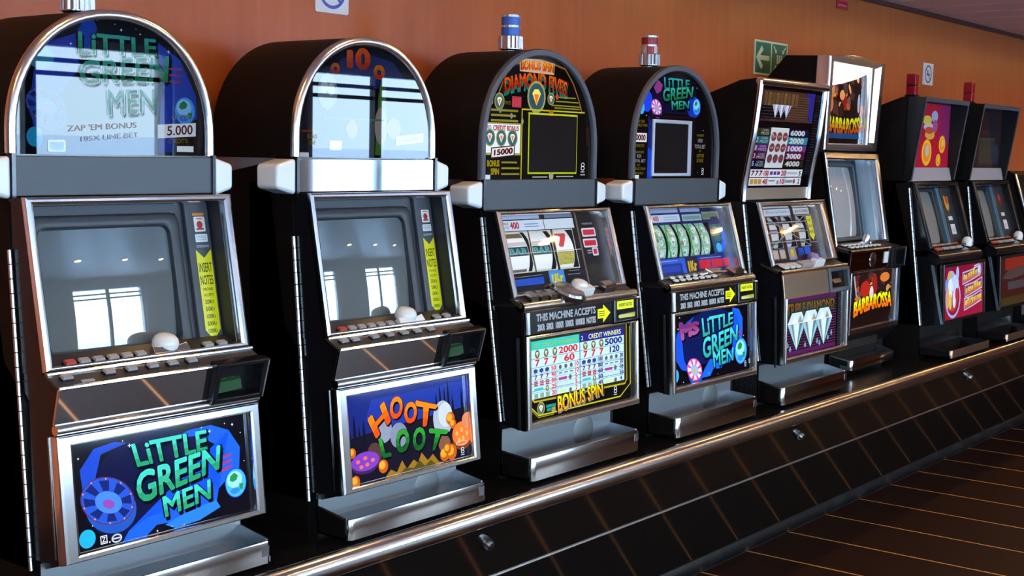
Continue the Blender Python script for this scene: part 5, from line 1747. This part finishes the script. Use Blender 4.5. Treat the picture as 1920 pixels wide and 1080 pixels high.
    S_(.022, .290, .440, .400, (70, 42, 34))
    for q in range(9): S_(.04 + .030 * q, .345, .062 + .030 * q, .392, (112, 84, 30) if q % 2 else (96, 62, 40))
    for q in range(10): S_(.03, .300 + .0088 * q, .40, .3035 + .0088 * q, (84, 62, 40))
    P.poly([(.37, .40), (.44, .40), (.44, .29), (.41, .30)], (40, 36, 110))
    S_(.022, .298, .215, .345, (14, 10, 14))
    for q in range(4): S_(.03, .303 + .011 * q, .20, .305 + .011 * q, (60, 50, 60))
    for u in (.135, .178, .221):
        P.poly([(u - .032, .350), (u + .032, .350), (u, .302)], (170, 170, 180)); P.poly([(u - .010, .350), (u + .012, .350), (u, .304)], (215, 215, 222)); P.poly([(u + .012, .350), (u + .022, .350), (u, .304)], (90, 90, 130))
    rows = [((52, 46, 16), (16, 16, 50), '6000'), ((30, 96, 100), (40, 120, 125), '2000'), ((92, 28, 96), (110, 40, 110), '1000'), ((80, 18, 48), (88, 22, 46), '3000'), ((16, 14, 46), (40, 36, 20), '4000')]
    for k, (c1, c2, n_) in enumerate(rows):
        b0 = .264 - .0285 * k
        S_(.012, b0 - .0265, .112, b0, c1); S_(.262, b0 - .0265, .425, b0, c2)
        if k: P.text('2135'[k - 1], (.018, b0 - .022, .032, b0 - .004), (190, 185, 195), .03)
        P.text('COIN', (.052, b0 - .011, .100, b0 - .003), (165, 165, 165), .02); P.text('PRIZE', (.045, b0 - .023, .106, b0 - .013), (165, 165, 165), .02)
        P.text(n_, (.275, b0 - .023, .395, b0 - .003), (210, 210, 205), .05)
    S_(.116, .122, .258, .268, (205, 205, 198))
    for i in range(3):
        for j in range(3):
            P.ell(.144 + .044 * i, .236 - .040 * j, .020, .0165, (110, 55, 60)); P.ell(.144 + .044 * i, .236 - .040 * j, .016, .004, (165, 110, 90))
        P.rect(.122, .235 - .040 * i, .254, .2365 - .040 * i, (150, 120, 110)) if False else None
    S_(.016, .088, .430, .116, (215, 213, 210)); S_(.016, .057, .430, .085, (215, 213, 210))
    for k in range(3):
        P.text('7', (.024 + .030 * k, .092, .048 + .030 * k, .112), (110, 30, 50), .05)
        P.rect(.024 + .030 * k, .062, .050 + .030 * k, .081, (185, 130, 50))
        P.rect(.168 + .028 * k, .096, .190 + .028 * k, .109, (110, 50, 120))
    for tx, a, b_ in (('100', .118, .092), ('20', .256, .092), ('40', .118, .061), ('10', .256, .061)): P.text(tx, (a, b_, a + .036, b_ + .020), (185, 40, 60), .04)
    P.rect(.300, .098, .385, .107, (175, 175, 178)); P.rect(.165, .072, .215, .076, (110, 110, 115)); P.rect(.300, .066, .36, .076, (120, 125, 120)); P.ell(.372, .071, .009, .009, (170, 60, 70)); P.ell(.238, .068, .008, .008, (120, 120, 120))
    P.text('5', (.403, .093, .417, .111), (40, 30, 50), .03); P.text('2', (.403, .062, .417, .080), (40, 30, 50), .03)
    S_(.152, .058, .155, .115, (120, 120, 120)); S_(.292, .058, .295, .115, (120, 120, 120))
    P.build('head_glass', t)
    tray(t, .0, .540, -.004, -.105, .010, .090, .072, .142)
    prism_part('foot', t, [(.002, 0), (.02, 0), (.02, .16), (.002, .16)], .01, W - .01, BLACKG)
    return t

# ------------------------------------------------------------------ D: tall machine with white glare on a chrome hood (sixth)
def warriors(P, u0, v0, u1, v1, seed):
    rnd = random.Random(seed)
    cs = [(150, 70, 35), (90, 30, 22), (170, 105, 50), (60, 45, 40), (120, 30, 25), (45, 32, 26), (190, 130, 70), (75, 70, 75), (35, 24, 22)]
    w, h = u1 - u0, v1 - v0
    P.rect(u0, v0, u1, v1, (32, 20, 18))
    for k in range(46):
        a = u0 + w * (.06 + .88 * rnd.random()); b = v0 + h * (.1 + .82 * rnd.random())
        P.poly(ell(a, b, w * (.02 + .05 * rnd.random()), h * (.04 + .13 * rnd.random()), 9, rnd.random() * 1.2 - .6), cs[rnd.randrange(9)])

def build_D(x, y, label):
    t = machine(x, y, label)
    W = .545
    S = Fr(.0, .522, .068, .90); B = Fr(-.07, .16, -.07, .42); Pn = Fr(-.065, .424, -.070, .50)
    prism_part('cabinet', t, [(.0, 0), (.34, 0), (.34, .90), (.14, .905), (.07, .53), (-.0, .50), (-.06, .42), (-.06, .16), (.0, .1)], 0, W, BLACK)
    for u0, u1 in ((0, .016), (W - .016, W)):
        prism_part('cabinet_side', t, [(0, .50), (.2, .50), (.2, .905), (.068, .90)], u0, u1, BLACK)
    # belly
    b = MB()
    b.ring(B, [(0, .005), (W - .03, .005), (W - .03, .262), (0, .262)], [(.022, .035), (W - .075, .035), (W - .075, .256), (.022, .256)], -.012, .010, CHROME, .008, -.002)
    b.build('belly_frame', t, ang=25)
    bm = MB(); bm.fbox(B, .016, W - .07, .030, .260, -.012, -.0025, BLACKG); g = bm.build('belly_glass', t)
    P = Print(B, .5, -.0022)
    P.rect(.022, .035, .47, .256, (14, 9, 9))
    warriors(P, .03, .13, .465, .252, 7)
    P.ell(.265, .20, .026, .045, (140, 26, 26)); P.ell(.17, .185, .05, .035, (165, 35, 25)); P.ell(.235, .165, .02, .03, (200, 195, 190)); P.ell(.37, .225, .05, .02, (205, 110, 45))
    P.line([(.055, .245), (.085, .16)], .012, (150, 150, 170))
    P.poly([(.03, .060), (.10, .085), (.20, .112), (.33, .108), (.465, .075), (.465, .036), (.03, .036)], (26, 14, 12))
    P.text('BARBAROSSA', ((.060, .074), (.455, .092), (.450, .158), (.064, .140)), (215, 220, 30), .05, arch=.012, out=.025, outc=(30, 15, 8), grad=(215, 130, 25))
    P.build('belly_print', g)
    b = MB(); b.fbox(Pn, .0, .400, .0, .082, -.004, .006, CHROMEV); pn = b.build('bill_panel', t, bevel=.003)
    b = MB(); b.lathe(Pn.p(.22, .042, .006), [(.030, 0), (.030, .002), (.026, .003)], CHROME, 24, Pn.N); b.build('round_lock', pn)
    b = MB(); b.fbox(Pn, .335, .378, .022, .070, .006, .009, WHITEP); b.build('white_badge', pn, bevel=.002)
    b = MB()
    b.ring(Pn, [(.402, .0), (W, .0), (W, .086), (.402, .086)], [(.424, .012), (W - .012, .012), (W - .012, .074), (.424, .074)], -.004, .018, BLACKG, .004, -.02)
    b.fbox(Pn, .42, W - .008, .008, .078, -.026, -.018, BLACKG); a = b.build('bill_acceptor', t)
    b = MB(); b.tube([Pn.p(W - .002, .002, .016), Pn.p(W - .002, .084, .016)], .003, CHROME, 8); b.build('acceptor_edge', a)
    b = MB(); b.hexa([(.0, -.072, .500), (W - .02, -.072, .500), (W - .02, .03, .512), (.0, .03, .512), (.0, -.072, .510), (W - .02, -.072, .510), (W - .02, .03, .530), (.0, .03, .530)], DECK); b.build('button_deck', t)
    b = MB(); b.tube([Vector((.0, -.070, .506)), Vector((.405, -.070, .506))], .007, CHROME, 12); b.build('deck_nose', t)
    Q = Fr(-.066, .512, .0, .524)
    for k in range(5): put_button(t, Q, .06 + .045 * k, .052, .030, .018, .010, WHITEP)
    for k in range(7): put_button(t, Q, .055 + .045 * k, .018, .030, .018, .010, WHITEP)
    put_button(t, Q, .33, .05, .05, .022, .014, CHROME)
    b = MB(); b.lathe(Q.p(.285, .058, 0), [(.016, 0), (.016, .03), (.01, .045)], CHROME, 14, (0, -.2, 1)); b.build('coin_head', t)
    # tall screen
    b = MB()
    b.ring(S, [(0, 0), (W, 0), (W, .388), (0, .388)], [(.018, .014), (W - .040, .014), (W - .040, .356), (.018, .356)], -.006, .012, CHROME, .009, -.045)
    b.build('screen_frame', t, ang=25)
    b = MB(); b.fbox(S, .016, W - .038, .01, .36, -.095, -.085, BEZEL); b.fbox(S, .016, W - .038, .352, .362, -.09, -.05, BEZEL); b.build('bezel', t)
    b = MB(); b.fbox(S, .385, W - .038, .01, .36, -.05, -.03, mat('blue_grey_bezel', (.05, .11, .15), .25)); b.build('note_column', t, bevel=.003)
    crt(t, S.back(.048), .040, .040, .372, .335, CRTP, R=1.2, depth=.004, bez=.018, bezm=BEZEL)
    # head: cabinet, chrome hood and printed glass with glare built over it
    prism_part('head_cabinet', t, [(.118, .905), (.33, .90), (.328, 1.212), (.249, 1.297), (.112, 1.292)], .01, W + .01, BLACK)
    T = Fr(.072, .912, .064, 1.291)
    b = MB()
    out = [(0, 0), (W - .01, 0), (W + .028, .380), (.010, .380)]
    inn = [(.042, .030), (W - .125, .030), (W - .120, .352), (.052, .352)]
    b.ring(T, out, inn, -.045, .012, RIMM, .010, -.012)
    b.build('head_frame', t, ang=25)
    b = MB(); b.fbox(T, .036, W - .11, .02, .356, -.045, -.0115, BLACKG); g = b.build('head_glass', t)
    P = Print(T, .45, -.0112)
    P.rect(.04, .025, .432, .354, (24, 15, 14))
    warriors(P, .045, .13, .428, .34, 11)
    P.ell(.36, .20, .012, .04, (150, 165, 175)); P.ell(.08, .19, .03, .035, (175, 100, 45))
    P.text('BARBAROSSA', ((.066, .078), (.422, .082), (.420, .150), (.070, .146)), (200, 195, 30), .05, arch=-.012, out=.025, outc=(30, 15, 8), grad=(170, 80, 30))
    P.rect(.05, .050, .42, .072, (30, 60, 95)); P.text('TREASURE HUNT', (.07, .054, .40, .067), (70, 130, 160), .01) if False else None
    P.build('head_print', g)
    b = MB(); b.fprism(T, [(.050, .262), (.16, .275), (.30, .300), (.42, .330), (.424, .352), (.052, .352)], -.010, .003, mat('hood_glare_glow', (1, 1, 1), .4, emit=(.90, .93, 1.0), estr=7.0)); tag(b.build('hood_glare', t, bevel=.004), 'white glare under the hood, built as a glowing wedge')  # bright glare imitated by an emissive wedge over the print
    b = MB(); b.fprism(T, [(.10, .366), (.44, .366), (.40, .384), (.34, .394), (.22, .396), (.14, .386)], -.03, .010, CHROME); b.build('hood_cap', t, bevel=.004)
    # right inner cheek of the head, its white brightness put in as emission
    b = MB(); b.fprism(T, [(W - .108, .036), (W - .050, .036), (W - .018, .366), (W - .092, .350)], -.03, .013, mat('cheek_glare_glow', (.9, .9, .9), .3, emit=(.92, .94, 1.0), estr=1.3)); tag(b.build('hood_glare', t, bevel=.003), 'white cheek along the right edge of the hood, its brightness built in as glow')
    # scoop shaped tray
    tray(t, .03, .47, .02, -.085, .024, .082, .064, .098, splay=.02, steel=TRAYST, notch=False)
    b = MB(); b.fbox(Fr(-.03, .10, -.03, .2), .02, .40, .0, .055, -.01, .003, STEEL); b.build('chute_plate', t)
    prism_part('foot', t, [(.024, 0), (.04, 0), (.04, .16), (.024, .16)], .01, W - .01, BLACKG)
    return t

# ------------------------------------------------------------------ E: black machines with open-box heads and red beacons (seventh, eighth)
def build_E(x, y, label, which):
    t = machine(x, y, label)
    W = .545
    S = Fr(-.026, .488, .063, .78); B = Fr(-.101, .16, -.09, .415)
    prism_part('cabinet', t, [(0, 0), (.40, 0), (.40, .76), (.15, .785), (.07, .5), (0, .146)], 0, W, BLACK)
    for u0, u1 in ((0, .02), (W - .02, W)):
        prism_part('cabinet_side', t, [(0, .146), (.2, .146), (.2, .785), (.085, .785)], u0, u1, BLACK)
    prism_part('door', t, [(.001, .14), (.042, .453), (-.055, .455), (-.06, .42), (-.092, .158)], .004, W - .004, BLACKG)
    for u0, u1 in ((.003, .018), (W - .018, W - .003)):
        prism_part('door_cheek', t, [(-.022, .480), (.05, .480), (.08, .74), (.14, .785), (.066, .785)], u0, u1, BLACKG)
    hinge(t, 0, .146, .079, .756)
    edge_strip(t, -.042, .418, -.098, .160, .006, mat('blue_grey_edge', (.22, .30, .38), .35, .8))
    b = MB()
    b.ring(B, [(0, 0), (W, 0), (W, .262), (0, .262)], [(.016, .014), (W - .018, .014), (W - .018, .248), (.016, .248)], -.012, .006, BLACKG, .004, -.002)
    b.build('belly_frame', t)
    bm = MB(); bm.fbox(B, .012, W - .014, .01, .252, -.012, -.0025, BLACKG); g = bm.build('belly_glass', t)
    P = Print(B, .32 if which == 7 else .06, -.0022)
    if which == 7:
        P.rect(.016, .014, .527, .248, (150, 22, 52))
        P.rect(.016, .20, .527, .248, (135, 16, 48))
        # pale blue swirl on the left
        P.oring(.135, .105, .095, .09, .012, (150, 170, 210)); P.poly(ell(.13, .12, .07, .075, 20), (170, 60, 60))
        for u, v, a, b_, c in ((.11, .195, .05, .035, (150, 165, 215)), (.16, .17, .045, .04, (190, 200, 235)), (.06, .165, .03, .03, (120, 135, 190)), (.10, .15, .03, .05, (215, 222, 240)), (.19, .215, .018, .03, (170, 180, 225)), (.15, .10, .02, .04, (210, 215, 235)), (.10, .09, .018, .035, (215, 180, 80)), (.18, .12, .02, .03, (190, 40, 50)), (.07, .11, .016, .05, (225, 150, 70)), (.09, .21, .02, .02, (215, 160, 60))):
            P.ell(u, v, a, b_, c)
        # three bars of curly yellow lettering, too worn to read
        Y1, Y2 = (225, 180, 60), (210, 110, 60)
        for k, (u, v) in enumerate(((.27, .165), (.30, .105), (.29, .045))):
            P.poly([(u - .014, v - .008), (u + .10, v + .006), (u + .218, v + .024), (u + .214, v + .076), (u + .10, v + .058), (u - .016, v + .050)], (190, 180, 205))
            P.poly([(u - .008, v - .002), (u + .10, v + .012), (u + .212, v + .030), (u + .208, v + .070), (u + .10, v + .052), (u - .010, v + .044)], (120, 50, 110))
            rnd = random.Random(k + 3)
            a = u - .004
            while a < u + .19:
                wd = .014 + .022 * rnd.random()
                sl = (a - u) * .13
                h = .034 + .012 * rnd.random()
                sk = .006 * (rnd.random() - .3)
                P.poly([(a, v + .003 + sl), (a + wd, v + .006 + sl), (a + wd + sk, v + h + sl), (a + sk, v + h - .003 + sl)], Y1)
                P.poly([(a, v + .003 + sl), (a + wd, v + .006 + sl), (a + wd + sk * .4, v + h * .42 + sl), (a + sk * .4, v + h * .40 + sl)], Y2)
                if rnd.random() < .6: P.ell(a + wd * .5, v + h * .55 + sl, wd * .16, h * .14, (150, 60, 80), n=8)
                a += wd + .005
        P.ell(.475, .215, .026, .03, (150, 165, 205)); P.ell(.472, .218, .014, .018, (205, 212, 230))
        P.line([(.40, .235), (.46, .243)], .004, (220, 220, 225)); P.line([(.40, .226), (.45, .232)], .004, (220, 220, 225))
    else:
        P.rect(.016, .014, .527, .248, (62, 26, 20)); P.rect(.10, .19, .527, .248, (150, 40, 24))
        P.poly([(.05, .15), (.15, .19), (.40, .20), (.40, .155), (.2, .14)], (78, 62, 58)); P.rect(.14, .09, .40, .13, (72, 64, 68))
        P.rect(.016, .014, .527, .055, (66, 52, 26)); P.rect(.30, .03, .305, .075, (25, 18, 14))
        P.ell(.50, .16, .02, .05, (180, 130, 90))
    P.build('belly_print', g)
    b = MB()
    prof = []
    for i in range(15):
        a = radians(90 + 210 * i / 14)
        prof.append((-.052 + .026 * cos(a), .442 + .026 * sin(a)))
    prof += [(-.02, .43), (-.02, .468)]
    b.prism(prof[::-1] if False else prof, -.002, W + .004, BLACKG); b.build('bullnose', t, ang=40)
    b = MB(); b.hexa([(.0, -.056, .462), (W, -.056, .462), (W, .0, .490), (.0, .0, .490), (.0, -.054, .470), (W, -.054, .470), (W, .002, .500), (.0, .002, .500)], BLACKG); b.build('button_deck', t)
    Q = Fr(-.052, .472, -.0, .499)
    for k in range(4):
        put_button(t, Q, .07 + .085 * k, .016, .070, .018, .010, BUTTON if k else BUTTONR)
        put_button(t, Q, .09 + .085 * k, .042, .070, .018, .010, BUTTON if k < 3 else BUTTONR)
    b = MB(); b.lathe(Q.p(.47, .030, 0), [(.024, 0), (.024, .02), (.018, .034), (.010, .04)], WHITEP, 18, (0, -.2, 1)); tag(b.build('coin_head', t), 'white domed coin entry')
    b = MB()
    b.ring(S, [(0, 0), (W, 0), (W, .305), (0, .305)], [(.026, .010), (W - .030, .010), (W - .030, .285), (.026, .285)], -.006, .008, BLACKG, .006, -.045)
    b.build('screen_frame', t)
    b = MB(); b.fbox(S, .024, W - .028, .006, .29, -.10, -.09, BEZELD); b.fbox(S, .024, .036, .006, .29, -.095, -.055, BEZELD); b.fbox(S, .36, W - .028, .006, .29, -.095, -.055, BEZELD); b.build('bezel', t)
    b = MB(); b.fbox(S, .335, .372, .012, .285, -.055, -.030, mat('blue_grey_bezel', (.05, .11, .15), .25)); b.build('screen_side_wall', t, bevel=.003)
    col = MB(); col.fbox(S, .385, W - .030, .010, .285, -.055, -.03, BEZELD); col = col.build('note_column', t, bevel=.003)
    P = Print(S, .0, -.0296, .3)
    P.poly([(.40, .245), (.455, .24), (.450, .19), (.425, .170), (.402, .19)], (185, 130, 40) if which == 7 else (90, 22, 20)); P.ell(.432, .225, .016, .018, (170, 40, 30))
    P.rect(.405, .128, .458, .146, (205, 205, 205)); P.rect(.408, .060, .465, .108, (200, 203, 208)); P.rect(.420, .068, .452, .088, (205, 160, 160))
    P.build('note_label', col)
    crt(t, S.back(.052), .050, .030, .318, .272, CRTG, R=1.1, depth=.004, bez=.016)
    # open-box head
    T = Fr(.075, .789, .02, 1.155)
    prism_part('head_cabinet', t, [(.110, .775), (.36, .77), (.36, 1.03), (.228, 1.122), (.134, 1.156), (.104, 1.160)], .0, W, BLACK)
    for u0, u1, nm in ((.0, .018, 'head_cheek'), (W - .018, W, 'head_cheek')):
        prism_part(nm, t, [(.075, .789), (.112, .775), (.108, 1.160), (.02, 1.155)], u0, u1, mat('black_edge_plastic', (.006, .006, .0065), .4, spec=.2))
    prism_part('head_roof', t, [(.02, 1.140), (.108, 1.145), (.108, 1.160), (.02, 1.155)], .018, W - .018, GREYRIM)
    b = MB(); b.fbox(T, .0, W, .352, .372, -.003, .002, GREYRIM); b.fbox(T, .0, .012, 0, .352, -.003, .002, GREYRIM); b.fbox(T, W - .012, W, 0, .352, -.003, .002, GREYRIM); b.build('head_edge', t)
    b = MB(); b.fbox(Fr(.106, .785, .104, 1.15), .018, W - .018, 0, .36, -.006, 0, BEZELD); g = b.build('head_panel', t)
    F3 = Fr(.105, .846, .103, 1.142)
    P = Print(F3, .20 if which == 7 else .03, .0004, .1)
    if which == 7:
        P.rect(.018, .0, W - .018, .292, (165, 24, 44)); P.rect(.40, .10, W - .018, .292, (130, 32, 80))
        for u, v, a, b_, c in ((.24, .215, .055, .022, (205, 175, 60)), (.33, .235, .04, .026, (150, 160, 195)), (.26, .185, .06, .02, (195, 180, 175)), (.28, .15, .06, .022, (210, 150, 60)), (.27, .17, .055, .016, (190, 70, 50)), (.34, .19, .03, .03, (150, 80, 120)), (.12, .22, .03, .035, (140, 150, 190)), (.10, .16, .025, .035, (170, 130, 140)), (.13, .18, .018, .025, (185, 110, 60))):
            P.ell(u, v, a, b_, c)
        for u, v, a, b_ in ((.25, .068, .062, .062), (.44, .108, .042, .042), (.40, .034, .030, .030), (.06, .06, .04, .05)):
            P.ell(u, v, a, b_, (215, 120, 25)); P.ell(u, v, a * .92, b_ * .92, (225, 170, 35)); P.ell(u, v, a * .7, b_ * .7, (215, 130, 40)); P.ell(u + a * .1, v + b_ * .15, a * .38, b_ * .45, (185, 170, 165) if a > .05 else (220, 180, 60))
    else:
        P.rect(.018, .0, W - .018, .292, (44, 26, 24)); P.rect(.20, .02, .42, .14, (58, 52, 36)); P.rect(.19, .14, .43, .15, (68, 62, 60)); P.rect(.10, .06, .17, .14, (80, 34, 26)); P.ell(.45, .07, .05, .05, (40, 52, 66)); P.rect(.14, .17, .32, .19, (82, 26, 22)); P.rect(.34, .15, .40, .25, (24, 30, 46))
    P.build('head_print', g)
    b = MB(); b.fbox(Fr(.082, .785, .096, .846), .016, W - .016, .0, .062, -.012, 0, mat('grey_sill_plastic', (.30, .29, .30), .28)); b.build('head_sill', t)
    beacon(t, .262, .19, 1.155, 'red_box')
    b_ = tray(t, .0, .50, .0, -.150, .012, .050, .046, .085, steel=BLACKG, front=mat('bronze_edge_steel', (.30, .17, .12), .3, .9), notch=False)
    prism_part('foot', t, [(.004, 0), (.02, 0), (.02, .16), (.004, .16)], .01, W - .01, BLACKG)
    return t

# ------------------------------------------------------------------ F: low machine at the right-hand edge of the picture
def build_F(x, y, label):
    t = machine(x, y, label)
    W = .545
    prism_part('cabinet', t, [(0, 0), (.40, 0), (.40, .82), (.10, .83), (.075, .815), (-.02, .50), (-.06, .47), (-.06, .16), (0, .12)], 0, W, BLACK)
    S = Fr(-.03, .49, .075, .815)
    b = MB()
    b.ring(S, [(0, 0), (W, 0), (W, .34), (0, .34)], [(.03, .025), (W - .03, .025), (W - .03, .32), (.03, .32)], -.01, .012, CHROME, .008, -.002)
    b.build('display_frame', t, ang=25)
    b = MB(); b.fbox(S, .025, W - .025, .02, .325, -.012, -.003, BLACKG); g = b.build('display_glass', t)
    P = Print(S, .3, -.0028)
    P.rect(.03, .025, W - .03, .32, (160, 30, 45)); P.ell(.10, .26, .06, .035, (215, 165, 50)); P.ell(.25, .27, .08, .03, (215, 165, 50)); P.ell(.20, .17, .12, .05, (200, 190, 185)); P.ell(.40, .2, .07, .07, (190, 110, 60)); P.rect(.03, .06, W - .03, .10, (60, 40, 50))
    P.build('display_print', g)
    B = Fr(-.066, .165, -.066, .44)
    b = MB()
    b.ring(B, [(0, 0), (W, 0), (W, .27), (0, .27)], [(.025, .025), (W - .025, .025), (W - .025, .25), (.025, .25)], -.008, .010, CHROME, .008, -.002)
    b.build('belly_frame', t, ang=25)
    b = MB(); b.fbox(B, .02, W - .02, .02, .255, -.012, -.003, mat('red_glass', (.25, .03, .03), .06)); b.build('belly_glass', t)
    b = MB(); b.tube([Vector((0, -.06, .475)), Vector((W, -.06, .475))], .012, CHROME, 12); b.build('deck_nose', t)
    Q = Fr(-.06, .478, -.02, .50)
    for k in range(5): put_button(t, Q, .08 + .08 * k, .02, .05, .02, .012, WHITEP)
    tray(t, .0, .50, -.004, -.11, .010, .070, .064, .12)
    return t

build_A(1.407, 2.222, 'chrome-arched slot machine with green lettering on blue space print and grey band', 1)
build_A(2.104, 2.204, 'chrome-arched slot machine with orange and green lettering over mushrooms and mirror-bright band under the arch', 2)
build_B(2.814, 2.21, 'grey-arched slot machine with blue beacon and white pay table on its belly', 3)
build_B(3.557, 2.21, 'grey-arched slot machine with red and pale beacon and green five-reel display', 4)
build_C(4.289, 2.21, 'slot machine with curved pay-table head and three large diamonds on its belly', )
build_D(5.09, 2.30, 'tall slot machine with white glare on its chrome hood and yellow lettering over fiery print')
build_E(5.831, 2.21, 'black open-headed slot machine with red belly print, yellow coins in its head and red beacon', 7)
build_E(6.584, 2.21, 'black open-headed slot machine with dim brown prints and red beacon, second from the far end', 8)
build_F(7.335, 2.235, 'low chrome-framed slot machine with red glass, last at the far end of the counter')
